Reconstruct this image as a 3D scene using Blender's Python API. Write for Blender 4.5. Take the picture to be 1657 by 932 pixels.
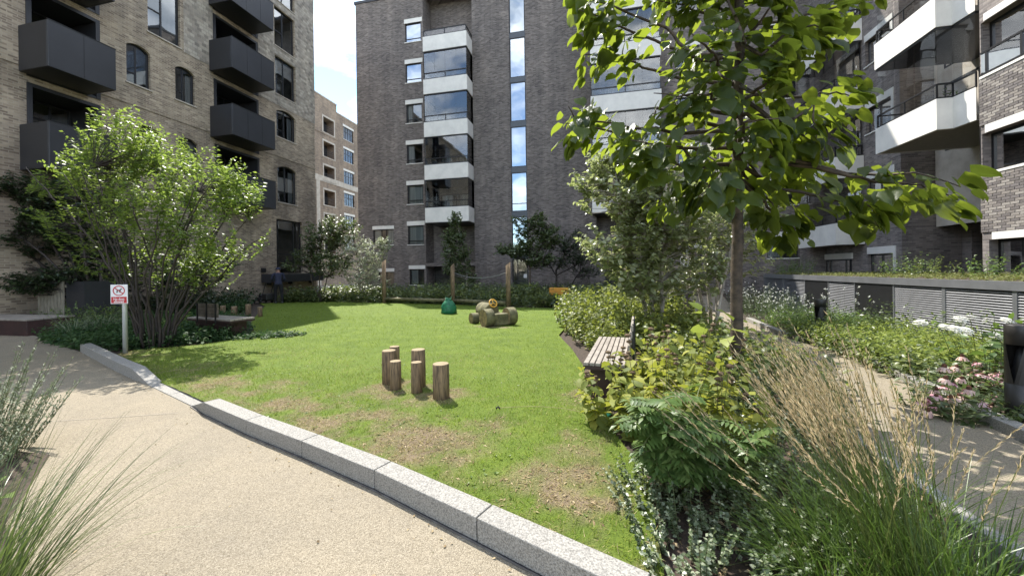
import bpy, bmesh, math, random
import numpy as np
from mathutils import Vector, Matrix, noise

for o in list(bpy.data.objects): bpy.data.objects.remove(o)
SC = bpy.context.scene
COL = SC.collection
R_ = math.radians
TH = R_(12.5)                      # the courtyard grid is turned 12.5 degrees from the view axis
CT, ST = math.cos(TH), math.sin(TH)

# ------------------------------------------------------------------ camera
cam = bpy.data.cameras.new('camera')
cam.sensor_width = 36.0
cam.lens = 36.0 * 610.0 / 1657.0
cam.shift_y = -29.0 / 1657.0
cam.clip_start = 0.05
cam.clip_end = 2000.0
co = bpy.data.objects.new('camera', cam)
COL.objects.link(co)
co.location = (0, 0, 1.55)
co.rotation_euler = (R_(90), R_(0.8), 0)
SC.camera = co

# ------------------------------------------------------------------ sky, sun, exposure
SUN_AZ, SUN_EL = R_(-30), R_(54.3)   # azimuth from +Y, clockwise
W = bpy.data.worlds.new('World'); SC.world = W; W.use_nodes = True
nt = W.node_tree; nt.nodes.clear()
out = nt.nodes.new('ShaderNodeOutputWorld'); bg = nt.nodes.new('ShaderNodeBackground')
sky = nt.nodes.new('ShaderNodeTexSky'); sky.sky_type = 'NISHITA'; sky.sun_disc = False
sky.sun_elevation = SUN_EL; sky.sun_rotation = SUN_AZ
sky.air_density = 1.0; sky.dust_density = 0.0; sky.ozone_density = 1.6
tc = nt.nodes.new('ShaderNodeTexCoord')
mp = nt.nodes.new('ShaderNodeMapping'); mp.inputs['Scale'].default_value = (1.0, 1.0, 1.9)
mp.inputs['Location'].default_value = (1.7, 0.2, 0.3)
nz = nt.nodes.new('ShaderNodeTexNoise'); nz.inputs['Scale'].default_value = 3.4; nz.inputs['Detail'].default_value = 7
nz.inputs['Roughness'].default_value = 0.55
rp = nt.nodes.new('ShaderNodeValToRGB'); rp.color_ramp.elements[0].position = 0.42; rp.color_ramp.elements[1].position = 0.60
nz2 = nt.nodes.new('ShaderNodeTexNoise'); nz2.inputs['Scale'].default_value = 7.0; nz2.inputs['Detail'].default_value = 4
cl = nt.nodes.new('ShaderNodeMixRGB'); cl.inputs[1].default_value = (2.3, 2.65, 3.1, 1); cl.inputs[2].default_value = (8.0, 8.2, 8.4, 1)
mx = nt.nodes.new('ShaderNodeMixRGB')
L = nt.links.new
L(tc.outputs['Generated'], mp.inputs['Vector']); L(mp.outputs[0], nz.inputs['Vector']); L(mp.outputs[0], nz2.inputs['Vector'])
L(nz.outputs['Fac'], rp.inputs[0]); r4 = nt.nodes.new('ShaderNodeValToRGB'); r4.color_ramp.elements[0].position = 0.36; r4.color_ramp.elements[1].position = 0.58; L(nz2.outputs['Fac'], r4.inputs[0]); L(r4.outputs[0], cl.inputs[0])
L(rp.outputs[0], mx.inputs[0]); L(sky.outputs[0], mx.inputs[1]); L(cl.outputs[0], mx.inputs[2])
L(mx.outputs[0], bg.inputs[0]); bg.inputs[1].default_value = 0.15
L(bg.outputs[0], out.inputs[0])

sl = bpy.data.lights.new('sun', 'SUN'); sl.energy = 3.7; sl.angle = R_(0.5); sl.color = (1.0, 0.95, 0.86)
so = bpy.data.objects.new('sun', sl); COL.objects.link(so)
sd = Vector((math.sin(SUN_AZ) * math.cos(SUN_EL), math.cos(SUN_AZ) * math.cos(SUN_EL), math.sin(SUN_EL)))
so.rotation_euler = sd.to_track_quat('Z', 'Y').to_euler(); so.location = (0, 0, 40)
SC.view_settings.view_transform = 'Standard'; SC.view_settings.look = 'None'
SC.view_settings.gamma = 1.0; SC.view_settings.use_curve_mapping = False
SC.view_settings.exposure = 1.42
SC.render.engine = 'CYCLES'
SC.cycles.max_bounces = 8; SC.cycles.transparent_max_bounces = 12
SC.cycles.diffuse_bounces = 4; SC.cycles.glossy_bounces = 3; SC.cycles.transmission_bounces = 4
SC.cycles.caustics_reflective = False; SC.cycles.caustics_refractive = False
SC.cycles.use_denoising = True

# ------------------------------------------------------------------ coordinates
def Wp(u, v, z=0.0):               # courtyard grid -> world
    return Vector((u * CT + v * ST, -u * ST + v * CT, z))
def toUV(x, y): return (x * CT - y * ST, x * ST + y * CT)
_cr, _sr = math.cos(R_(0.8)), math.sin(R_(0.8))
def sight(px, py, Y):              # point of the photograph at a distance Y down the view axis
    a = (px - 828.5) / 610.0; b = (437.0 - py) / 610.0
    return Vector(((a * _cr + b * _sr) * Y, Y, 1.55 + (-a * _sr + b * _cr) * Y))
def onground(px, py, z=0.0):
    a = (px - 828.5) / 610.0; b = (437.0 - py) / 610.0
    t = (z - 1.55) / (-a * _sr + b * _cr)
    return Vector(((a * _cr + b * _sr) * t, t, z))

# ------------------------------------------------------------------ objects
ORG = {}
def tag(o, label=None, cat=None, group=None, kind=None):
    if label: o['label'] = label
    if cat: o['category'] = cat
    if group: o['group'] = group
    if kind: o['kind'] = kind
    return o
def thing(name, label, cat, loc=(0, 0, 0), group=None, grid=False, rz=0.0):
    """Empty at the base. grid: loc is (u,v,z) and children are built in grid coordinates."""
    o = bpy.data.objects.new(name, None); COL.objects.link(o); o.empty_display_size = 0.2
    if grid:
        o.location = Wp(*loc); o.rotation_euler = (0, 0, -TH)
    else:
        o.location = loc; o.rotation_euler = (0, 0, rz)
    ORG[o.name] = Vector(loc) if grid else None
    return tag(o, label, cat, group)
def link_mesh(name, me, mats, parent=None):
    o = bpy.data.objects.new(name, me); COL.objects.link(o)
    if not isinstance(mats, (list, tuple)): mats = [mats]
    for m in mats: me.materials.append(m)
    if parent is not None:
        o.parent = parent; ORG[o.name] = ORG.get(parent.name)
    return o
def share(src, parent, loc=(0, 0, 0), rot=(0, 0, 0), sc=1.0, name=None):
    c = src.copy(); COL.objects.link(c); c.parent = parent; c.location = loc; c.rotation_euler = rot
    c.scale = (sc, sc, sc) if not isinstance(sc, (tuple, list)) else sc
    if name: c.name = name
    return c
def copy_tree(o, parent=None):
    c = o.copy(); COL.objects.link(c)
    if parent is not None: c.parent = parent
    for ch in list(o.children): copy_tree(ch, c)
    return c

class MB:
    def __init__(s): s.V = []; s.F = []; s.M = []; s.S = []
    def add(s, vs, fs, m=0, smooth=False):
        n = len(s.V); s.V += [tuple(v) for v in vs]
        for f in fs: s.F.append(tuple(i + n for i in f)); s.M.append(m); s.S.append(smooth)
    def box(s, x0, x1, y0, y1, z0, z1, m=0):
        s.add([(x0,y0,z0),(x1,y0,z0),(x1,y1,z0),(x0,y1,z0),(x0,y0,z1),(x1,y0,z1),(x1,y1,z1),(x0,y1,z1)],
              [(0,3,2,1),(4,5,6,7),(0,1,5,4),(1,2,6,5),(2,3,7,6),(3,0,4,7)], m)
    def pbox(s, pl, a0, a1, d0, d1, z0, z1, m=0):
        p = P3(pl, a0, d0, z0); q = P3(pl, a1, d1, z1)
        s.box(min(p[0],q[0]),max(p[0],q[0]),min(p[1],q[1]),max(p[1],q[1]),min(z0,z1),max(z0,z1),m)
    def quad(s, *p, m=0): s.add(p, [tuple(range(len(p)))], m)
    def prism(s, poly, z0, z1, m=0):
        n = len(poly)
        s.add([(x,y,z0) for x,y in poly]+[(x,y,z1) for x,y in poly],
              [tuple(range(n-1,-1,-1)), tuple(range(n,2*n))]+[(i,(i+1)%n,(i+1)%n+n,i+n) for i in range(n)], m)
    def tube(s, pts, rad, n=6, caps=True, m=0, smooth=True):
        pts = [Vector(p) for p in pts]
        if not isinstance(rad, (list, tuple)): rad = [rad]*len(pts)
        base = len(s.V); ref = None
        for i, p in enumerate(pts):
            d = (pts[min(i+1,len(pts)-1)] - pts[max(i-1,0)]); d = d.normalized() if d.length > 1e-9 else Vector((0,0,1))
            if ref is None:
                ref = d.orthogonal().normalized()
            ref = (ref - d*ref.dot(d)); ref = ref.normalized() if ref.length > 1e-6 else d.orthogonal().normalized()
            b = d.cross(ref)
            for k in range(n):
                t = 2*math.pi*k/n
                s.V.append(tuple(p + (ref*math.cos(t) + b*math.sin(t))*rad[i]))
        for i in range(len(pts)-1):
            for k in range(n):
                a = base+i*n+k; c = base+i*n+(k+1)%n
                s.F.append((a,c,c+n,a+n)); s.M.append(m); s.S.append(smooth)
        if caps:
            s.F.append(tuple(base+k for k in range(n-1,-1,-1))); s.M.append(m); s.S.append(False)
            e = base+(len(pts)-1)*n
            s.F.append(tuple(e+k for k in range(n))); s.M.append(m); s.S.append(False)
    def lathe(s, c, prof, n=16, axis=None, m=0, smooth=True):
        ax = Vector(axis).normalized() if axis is not None else Vector((0,0,1))
        e = ax.orthogonal().normalized(); f = ax.cross(e); c = Vector(c); base = len(s.V)
        for r, h in prof:
            for k in range(n):
                t = 2*math.pi*k/n
                s.V.append(tuple(c + ax*h + (e*math.cos(t)+f*math.sin(t))*r))
        for i in range(len(prof)-1):
            for k in range(n):
                a = base+i*n+k; b = base+i*n+(k+1)%n
                s.F.append((a,b,b+n,a+n)); s.M.append(m); s.S.append(smooth)
        s.F.append(tuple(base+k for k in range(n-1,-1,-1))); s.M.append(m); s.S.append(False)
        e2 = base+(len(prof)-1)*n
        s.F.append(tuple(e2+k for k in range(n))); s.M.append(m); s.S.append(False)
    def mesh(s, name, org=None, bevel=0, seg=1):
        me = bpy.data.meshes.new(name)
        V = s.V if org is None else [(a-org[0], b-org[1], c-org[2]) for a,b,c in s.V]
        me.from_pydata(V, [], s.F)
        me.polygons.foreach_set('material_index', s.M); me.polygons.foreach_set('use_smooth', s.S)
        if bevel:
            bm = bmesh.new(); bm.from_mesh(me)
            es = [e for e in bm.edges if len(e.link_faces) == 2 and e.calc_face_angle(0) > 0.6]
            bmesh.ops.bevel(bm, geom=es, offset=bevel, segments=seg, affect='EDGES', profile=0.5, clamp_overlap=True)
            bm.to_mesh(me); bm.free()
        me.update(); return me
    def build(s, name, mats, parent=None, bevel=0, seg=1):
        org = ORG.get(parent.name) if parent is not None else None
        return link_mesh(name, s.mesh(name, org, bevel, seg), mats, parent)
def P3(pl, a, d, z):               # facade plane (axis, constant, inward sign): along, depth inward, height
    ax, c, sg = pl
    return (c + sg*d, a, z) if ax == 'u' else (a, c + sg*d, z)

# ------------------------------------------------------------------ materials
def newmat(name):
    m = bpy.data.materials.new(name); m.use_nodes = True
    n = m.node_tree; n.nodes.clear()
    o = n.nodes.new('ShaderNodeOutputMaterial')
    return m, n, o
def nd(n, t, **kw):
    x = n.nodes.new(t)
    for k, v in kw.items():
        if k.startswith('_'): setattr(x, k[1:], v)
        else: x.inputs[k.replace('__', ' ')].default_value = v
    return x
def rgba(c): return (c[0], c[1], c[2], 1)
def plain(name, c1, c2=None, rough=0.6, scale=8.0, bump=0.0, bscale=60.0, metal=0.0, spec=0.5, detail=4, stretch=(1,1,1), contrast=(0.35,0.65), coat=0.0):
    m, n, o = newmat(name); Lk = n.links.new
    b = nd(n, 'ShaderNodeBsdfPrincipled', Roughness=rough, Metallic=metal)
    b.inputs['Specular IOR Level'].default_value = spec
    t = nd(n, 'ShaderNodeTexCoord'); mpn = nd(n, 'ShaderNodeMapping'); mpn.inputs['Scale'].default_value = stretch
    Lk(t.outputs['Object'], mpn.inputs['Vector'])
    if c2 is None: c2 = tuple(x*0.8 for x in c1)
    nz = nd(n, 'ShaderNodeTexNoise', Scale=scale, Detail=detail, Roughness=0.6); Lk(mpn.outputs[0], nz.inputs['Vector'])
    r = nd(n, 'ShaderNodeValToRGB'); r.color_ramp.elements[0].position = contrast[0]; r.color_ramp.elements[1].position = contrast[1]
    r.color_ramp.elements[0].color = rgba(c2); r.color_ramp.elements[1].color = rgba(c1)
    Lk(nz.outputs['Fac'], r.inputs[0]); Lk(r.outputs[0], b.inputs['Base Color'])
    if bump:
        n2 = nd(n, 'ShaderNodeTexNoise', Scale=bscale, Detail=5); Lk(mpn.outputs[0], n2.inputs['Vector'])
        bp = nd(n, 'ShaderNodeBump', Strength=bump, Distance=0.01); Lk(n2.outputs['Fac'], bp.inputs['Height']); Lk(bp.outputs[0], b.inputs['Normal'])
    Lk(b.outputs[0], o.inputs[0]); return m
def brick(name, c1, c2, c3, mortar, bw=0.225, rh=0.075, ms=0.011, wash=0.35, relief=0.0, band=None, mottle=-0.35):
    m, n, o = newmat(name); Lk = n.links.new
    b = nd(n, 'ShaderNodeBsdfPrincipled', Roughness=0.85); b.inputs['Specular IOR Level'].default_value = 0.25
    t = nd(n, 'ShaderNodeTexCoord'); sp = nd(n, 'ShaderNodeSeparateXYZ'); Lk(t.outputs['Object'], sp.inputs[0])
    ad = nd(n, 'ShaderNodeMath', _operation='ADD'); Lk(sp.outputs[0], ad.inputs[0]); Lk(sp.outputs[1], ad.inputs[1])
    cb = nd(n, 'ShaderNodeCombineXYZ'); Lk(ad.outputs[0], cb.inputs[0]); Lk(sp.outputs[2], cb.inputs[1])
    br = nd(n, 'ShaderNodeTexBrick', Scale=1.0); br.inputs['Mortar Size'].default_value = ms
    br.inputs['Mortar Smooth'].default_value = 0.1; br.inputs['Bias'].default_value = 0.0
    br.inputs['Brick Width'].default_value = bw; br.inputs['Row Height'].default_value = rh
    br.inputs['Color1'].default_value = rgba(c1); br.inputs['Color2'].default_value = rgba(c2); br.inputs['Mortar'].default_value = rgba(mortar)
    Lk(cb.outputs[0], br.inputs['Vector'])
    # a second, coarser mottling: single bricks of a third colour
    br2 = nd(n, 'ShaderNodeTexBrick', Scale=1.0); br2.inputs['Mortar Size'].default_value = 0.0
    br2.inputs['Brick Width'].default_value = bw; br2.inputs['Row Height'].default_value = rh; br2.offset_frequency = 2
    br2.inputs['Color1'].default_value = (0,0,0,1); br2.inputs['Color2'].default_value = (1,1,1,1); br2.inputs['Bias'].default_value = mottle
    mp2 = nd(n, 'ShaderNodeMapping'); mp2.inputs['Location'].default_value = (bw*40, rh*26, 0); Lk(cb.outputs[0], mp2.inputs['Vector']); Lk(mp2.outputs[0], br2.inputs['Vector'])
    mA = nd(n, 'ShaderNodeMixRGB', _blend_type='MIX'); mA.inputs[2].default_value = rgba(c3)
    fm = nd(n, 'ShaderNodeMath', _operation='MULTIPLY'); Lk(br2.outputs['Color'], fm.inputs[0])
    inv = nd(n, 'ShaderNodeMath', _operation='SUBTRACT'); inv.inputs[0].default_value = 1.0; Lk(br.outputs['Fac'], inv.inputs[1]); Lk(inv.outputs[0], fm.inputs[1])
    Lk(fm.outputs[0], mA.inputs[0]); Lk(br.outputs['Color'], mA.inputs[1])
    nz = nd(n, 'ShaderNodeTexNoise', Scale=0.55, Detail=6, Roughness=0.65); Lk(t.outputs['Object'], nz.inputs['Vector'])
    rr = nd(n, 'ShaderNodeValToRGB'); rr.color_ramp.elements[0].position = 0.3; rr.color_ramp.elements[1].position = 0.7
    rr.color_ramp.elements[0].color = (1-wash,)*3+(1,); rr.color_ramp.elements[1].color = (1.12,1.1,1.06,1); Lk(nz.outputs['Fac'], rr.inputs[0])
    mB = nd(n, 'ShaderNodeMixRGB', _blend_type='MULTIPLY'); mB.inputs[0].default_value = 1.0
    Lk(mA.outputs[0], mB.inputs[1]); Lk(rr.outputs[0], mB.inputs[2])
    mps = nd(n, 'ShaderNodeMapping'); mps.inputs['Scale'].default_value = (1.1,1.1,0.05); Lk(t.outputs['Object'], mps.inputs['Vector'])   # rain streaks
    nst = nd(n, 'ShaderNodeTexNoise', Scale=1.6, Detail=5, Roughness=0.7); Lk(mps.outputs[0], nst.inputs['Vector'])
    rst = nd(n, 'ShaderNodeValToRGB'); rst.color_ramp.elements[0].position = 0.35; rst.color_ramp.elements[1].position = 0.62; rst.color_ramp.elements[0].color = (.80,.80,.81,1); rst.color_ramp.elements[1].color = (1.04,1.03,1.02,1); Lk(nst.outputs['Fac'], rst.inputs[0])
    mS = nd(n, 'ShaderNodeMixRGB', _blend_type='MULTIPLY'); mS.inputs[0].default_value = 1.0; Lk(mB.outputs[0], mS.inputs[1]); Lk(rst.outputs[0], mS.inputs[2])
    last = mS.outputs[0]
    if band:                       # the brick batch changes below a string course: (height, colour multiplier)
        cmp_ = nd(n, 'ShaderNodeMath', _operation='LESS_THAN'); cmp_.inputs[1].default_value = band[0]; Lk(sp.outputs[2], cmp_.inputs[0])
        n3 = nd(n, 'ShaderNodeTexNoise', Scale=0.35, Detail=5, Roughness=0.7); Lk(t.outputs['Object'], n3.inputs['Vector'])
        r3 = nd(n, 'ShaderNodeValToRGB'); r3.color_ramp.elements[0].position = 0.42; r3.color_ramp.elements[1].position = 0.56; Lk(n3.outputs['Fac'], r3.inputs[0])
        f3 = nd(n, 'ShaderNodeMath', _operation='MULTIPLY'); Lk(cmp_.outputs[0], f3.inputs[0]); Lk(r3.outputs[0], f3.inputs[1])
        mC = nd(n, 'ShaderNodeMixRGB', _blend_type='MULTIPLY'); mC.inputs[2].default_value = rgba(band[1]); Lk(f3.outputs[0], mC.inputs[0]); Lk(last, mC.inputs[1]); last = mC.outputs[0]
    Lk(last, b.inputs['Base Color'])
    hm = nd(n, 'ShaderNodeMath', _operation='MULTIPLY_ADD'); hm.inputs[1].default_value = -1.0; hm.inputs[2].default_value = 1.0; Lk(br.outputs['Fac'], hm.inputs[0])
    h2 = nd(n, 'ShaderNodeMath', _operation='MULTIPLY_ADD'); h2.inputs[1].default_value = 0.6 + relief; Lk(br2.outputs['Color'], h2.inputs[0]); Lk(hm.outputs[0], h2.inputs[2])
    bp = nd(n, 'ShaderNodeBump', Strength=0.7, Distance=0.012 + 0.02*relief); Lk(h2.outputs[0], bp.inputs['Height']); Lk(bp.outputs[0], b.inputs['Normal'])
    Lk(b.outputs[0], o.inputs[0]); return m
def glass(name, tint=(0.74,0.78,0.78), base=0.06, gain=1.6, gcol=(1,1,1)):
    m, n, o = newmat(name); Lk = n.links.new
    tr = nd(n, 'ShaderNodeBsdfTransparent'); tr.inputs[0].default_value = rgba(tint)
    gl = nd(n, 'ShaderNodeBsdfGlossy', Roughness=0.015); gl.inputs[0].default_value = rgba(gcol)
    lw = nd(n, 'ShaderNodeFresnel', IOR=1.5); ma = nd(n, 'ShaderNodeMath', _operation='MULTIPLY_ADD', _use_clamp=True)
    ma.inputs[1].default_value = gain; ma.inputs[2].default_value = base; Lk(lw.outputs[0], ma.inputs[0])
    # slight waviness of real panes
    t = nd(n, 'ShaderNodeTexCoord'); nz = nd(n, 'ShaderNodeTexNoise', Scale=0.9, Detail=1); Lk(t.outputs['Object'], nz.inputs['Vector'])
    bp = nd(n, 'ShaderNodeBump', Strength=0.05, Distance=0.1); Lk(nz.outputs['Fac'], bp.inputs['Height']); Lk(bp.outputs[0], gl.inputs['Normal'])
    mxs = nd(n, 'ShaderNodeMixShader'); Lk(ma.outputs[0], mxs.inputs[0]); Lk(tr.outputs[0], mxs.inputs[1]); Lk(gl.outputs[0], mxs.inputs[2])
    Lk(mxs.outputs[0], o.inputs[0]); return m
def leafmat(name, cols, trans=(0.25,0.4,0.05), tfac=0.4, rough=0.45, spec=0.4, pos=(0.0,0.5,1.0), rnd='island', vein=False):
    m, n, o = newmat(name); Lk = n.links.new
    if rnd == 'island':
        g = nd(n, 'ShaderNodeNewGeometry'); src = g.outputs['Random Per Island']
    else:
        g = nd(n, 'ShaderNodeObjectInfo'); src = g.outputs['Random']
    r = nd(n, 'ShaderNodeValToRGB'); e = r.color_ramp.elements
    e[0].position = pos[0]; e[0].color = rgba(cols[0]); e[1].position = pos[2]; e[1].color = rgba(cols[2])
    x = e.new(pos[1]); x.color = rgba(cols[1])
    Lk(src, r.inputs[0])
    b = nd(n, 'ShaderNodeBsdfPrincipled', Roughness=rough); b.inputs['Specular IOR Level'].default_value = spec
    Lk(r.outputs[0], b.inputs['Base Color'])
    tl = nd(n, 'ShaderNodeBsdfTranslucent')
    mt = nd(n, 'ShaderNodeMixRGB', _blend_type='MIX'); mt.inputs[0].default_value = 0.65; mt.inputs[2].default_value = rgba(trans)
    Lk(r.outputs[0], mt.inputs[1]); Lk(mt.outputs[0], tl.inputs[0])
    if vein:
        t = nd(n, 'ShaderNodeTexCoord'); nz = nd(n, 'ShaderNodeTexNoise', Scale=9.0, Detail=3); Lk(t.outputs['Object'], nz.inputs['Vector'])
        bp = nd(n, 'ShaderNodeBump', Strength=0.3, Distance=0.02); Lk(nz.outputs['Fac'], bp.inputs['Height']); Lk(bp.outputs[0], b.inputs['Normal'])
    ms = nd(n, 'ShaderNodeMixShader'); ms.inputs[0].default_value = tfac
    Lk(b.outputs[0], ms.inputs[1]); Lk(tl.outputs[0], ms.inputs[2]); Lk(ms.outputs[0], o.inputs[0]); return m

M = {}
M['buff'] = brick('buff_brick', (0.58,0.485,0.375), (0.45,0.37,0.275), (0.23,0.18,0.14), (0.48,0.42,0.34), band=(8.25, (0.66,0.65,0.66)), mottle=-0.05, wash=0.3)
M['buffrelief'] = brick('projecting_header_brick', (0.56,0.51,0.43), (0.42,0.37,0.31), (0.15,0.135,0.12), (0.40,0.37,0.33), bw=0.21, rh=0.15, relief=1.5, wash=0.15)
M['dark'] = brick('dark_brick', (0.200,0.176,0.165), (0.112,0.098,0.094), (0.36,0.32,0.295), (0.245,0.222,0.21), wash=0.3, relief=0.4)
M['wing'] = brick('grey_dark_brick', (0.25,0.222,0.21), (0.155,0.137,0.133), (0.42,0.375,0.35), (0.27,0.245,0.235), wash=0.25, relief=0.3)
M['far'] = brick('brown_brick', (0.42,0.33,0.25), (0.31,0.24,0.18), (0.22,0.17,0.14), (0.36,0.31,0.26), bw=0.3, rh=0.1)
M['farstone'] = plain('pale_stone', (0.55,0.50,0.43), (0.42,0.37,0.31), rough=0.8, scale=2)
M['white'] = plain('white_render', (0.77,0.745,0.69), (0.66,0.64,0.595), rough=0.7, scale=1.6, bump=0.06, bscale=90)
M['metal'] = plain('charcoal_metal', (0.030,0.031,0.036), (0.024,0.025,0.029), rough=0.42, scale=1.2, spec=0.5)
M['metal2'] = plain('dark_frame', (0.016,0.016,0.018), (0.012,0.012,0.013), rough=0.4)
M['bluegrey'] = plain('grey_transom', (0.075,0.085,0.10), (0.06,0.07,0.085), rough=0.4)
M['glass'] = glass('window_glass')
M['glassdark'] = glass('balcony_glass', tint=(0.82,0.84,0.84), base=0.05, gain=1.2)
M['coated'] = glass('coated_stair_glass', tint=(0.3,0.34,0.38), base=0.48, gain=1.0, gcol=(0.86,0.93,1.0))
M['semi'] = glass('reflective_window_glass', tint=(0.7,0.74,0.76), base=0.17, gain=1.3, gcol=(.9,.95,1.0))
M['room'] = plain('dim_room', (0.34,0.32,0.29), (0.20,0.19,0.175), rough=0.9, scale=1.5)
M['curtain'] = plain('curtain_cloth', (0.62,0.62,0.60), (0.36,0.37,0.37), rough=0.9, scale=9, stretch=(1,1,0.02), detail=2)
M['granite'] = plain('granite', (0.33,0.315,0.285), (0.14,0.132,0.12), rough=0.85, scale=110, detail=4, bump=0.4, bscale=160, contrast=(0.36,0.60))
M['timber'] = plain('round_timber', (0.27,0.185,0.105), (0.075,0.052,0.034), rough=0.9, scale=12, stretch=(5,5,0.5), bump=0.4, bscale=20)
M['timberend'] = plain('cut_timber_end', (0.60,0.47,0.28), (0.40,0.29,0.16), rough=0.85, scale=26, bump=0.3, bscale=60)
M['logbark'] = plain('weathered_log', (0.20,0.18,0.09), (0.075,0.066,0.034), rough=0.85, scale=7, stretch=(1,1,1), bump=0.5, bscale=25)
M['benchwood'] = plain('weathered_slat', (0.31,0.275,0.235), (0.20,0.175,0.15), rough=0.75, scale=8, stretch=(1,1,1), bump=0.3, bscale=40)
M['corten'] = plain('dark_red_steel', (0.050,0.022,0.020), (0.032,0.016,0.015), rough=0.6, scale=4)
M['bark'] = plain('bark', (0.13,0.10,0.075), (0.06,0.048,0.038), rough=0.9, scale=14, stretch=(1,1,0.25), bump=0.8, bscale=30)
M['herobark'] = plain('smooth_grey_brown_bark', (0.085,0.062,0.042), (0.03,0.023,0.018), rough=0.85, scale=13, stretch=(0.8,0.8,1.1), bump=0.6, bscale=34)
M['darkbark'] = plain('dark_bark', (0.050,0.036,0.030), (0.028,0.022,0.019), rough=0.7, scale=14, bump=0.5)
M['palebark'] = plain('pale_bark', (0.42,0.38,0.33), (0.24,0.21,0.18), rough=0.8, scale=12, stretch=(1,1,0.6), bump=0.4)
M['stem'] = plain('green_stem', (0.12,0.15,0.05), (0.09,0.09,0.04), rough=0.6)
M['drystem'] = plain('dry_stem', (0.36,0.28,0.15), (0.22,0.17,0.09), rough=0.7)
M['signpost'] = plain('galvanised_post', (0.55,0.56,0.55), (0.46,0.47,0.46), rough=0.45, metal=0.3, scale=5)
M['signwhite'] = plain('sign_white', (0.80,0.80,0.79), (0.76,0.76,0.75), rough=0.4)
M['signred'] = plain('sign_red', (0.52,0.035,0.04), (0.48,0.03,0.035), rough=0.4)
M['signblack'] = plain('sign_black', (0.02,0.02,0.02), rough=0.5)
M['louvre'] = plain('grey_louvre', (0.20,0.203,0.215), (0.16,0.163,0.172), rough=0.42, metal=0.3, scale=3)
M['fenceboard'] = plain('grey_board', (0.32,0.29,0.23), (0.18,0.16,0.12), rough=0.85, scale=9, stretch=(3,3,0.5))
M['bagmat'] = plain('green_woven_sack', (0.012,0.16,0.075), (0.008,0.09,0.045), rough=0.5, scale=14, bump=0.5, bscale=30)
M['yellow'] = plain('yellow_plastic', (0.75,0.42,0.06), (0.68,0.36,0.05), rough=0.4)
M['orange'] = plain('orange_panel', (0.60,0.27,0.02), (0.52,0.22,0.02), rough=0.5)
M['cloth'] = plain('navy_cloth', (0.030,0.034,0.066), (0.022,0.025,0.048), rough=0.9, scale=12)
M['trousers'] = plain('black_cloth', (0.010,0.010,0.012), (0.007,0.007,0.008), rough=0.95, scale=12)
M['skin'] = plain('skin', (0.30,0.17,0.115), (0.26,0.145,0.10), rough=0.6)
M['rope'] = plain('grey_rope', (0.22,0.22,0.22), (0.14,0.14,0.14), rough=0.9, scale=60)
M['teal'] = plain('teal_plastic', (0.06,0.42,0.33), (0.05,0.36,0.28), rough=0.5)
M['paper'] = plain('white_paper', (0.7,0.7,0.7), (0.65,0.65,0.65), rough=0.8)
M['easel'] = plain('pale_wood', (0.45,0.28,0.14), (0.36,0.22,0.11), rough=0.7)
M['soffit'] = plain('pale_soffit', (0.36,0.34,0.30), (0.30,0.285,0.25), rough=0.8)

def endgrain(name, c1, c2):
    m, n, o = newmat(name); Lk = n.links.new
    b = nd(n, 'ShaderNodeBsdfPrincipled', Roughness=.9); b.inputs['Specular IOR Level'].default_value = .2
    t = nd(n, 'ShaderNodeTexCoord'); w = nd(n, 'ShaderNodeTexWave', _wave_type='RINGS', _rings_direction='Z', Scale=26.0, Distortion=3.0, Detail=3.0); Lk(t.outputs['Object'], w.inputs['Vector'])
    nz = nd(n, 'ShaderNodeTexNoise', Scale=16, Detail=6); Lk(t.outputs['Object'], nz.inputs['Vector'])
    mf = nd(n, 'ShaderNodeMixRGB'); mf.inputs[0].default_value = .55; Lk(w.outputs['Fac'], mf.inputs[1]); Lk(nz.outputs['Fac'], mf.inputs[2])
    r = nd(n, 'ShaderNodeValToRGB'); r.color_ramp.elements[0].position = .25; r.color_ramp.elements[1].position = .7; r.color_ramp.elements[0].color = rgba(c2); r.color_ramp.elements[1].color = rgba(c1)
    Lk(mf.outputs[0], r.inputs[0]); Lk(r.outputs[0], b.inputs['Base Color'])
    bp = nd(n, 'ShaderNodeBump', Strength=.5, Distance=.004); Lk(mf.outputs[0], bp.inputs['Height']); Lk(bp.outputs[0], b.inputs['Normal']); Lk(b.outputs[0], o.inputs[0]); return m
M['timberend'] = endgrain('sawn_end_grain', (0.40,0.325,0.21), (0.17,0.125,0.075))
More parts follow.
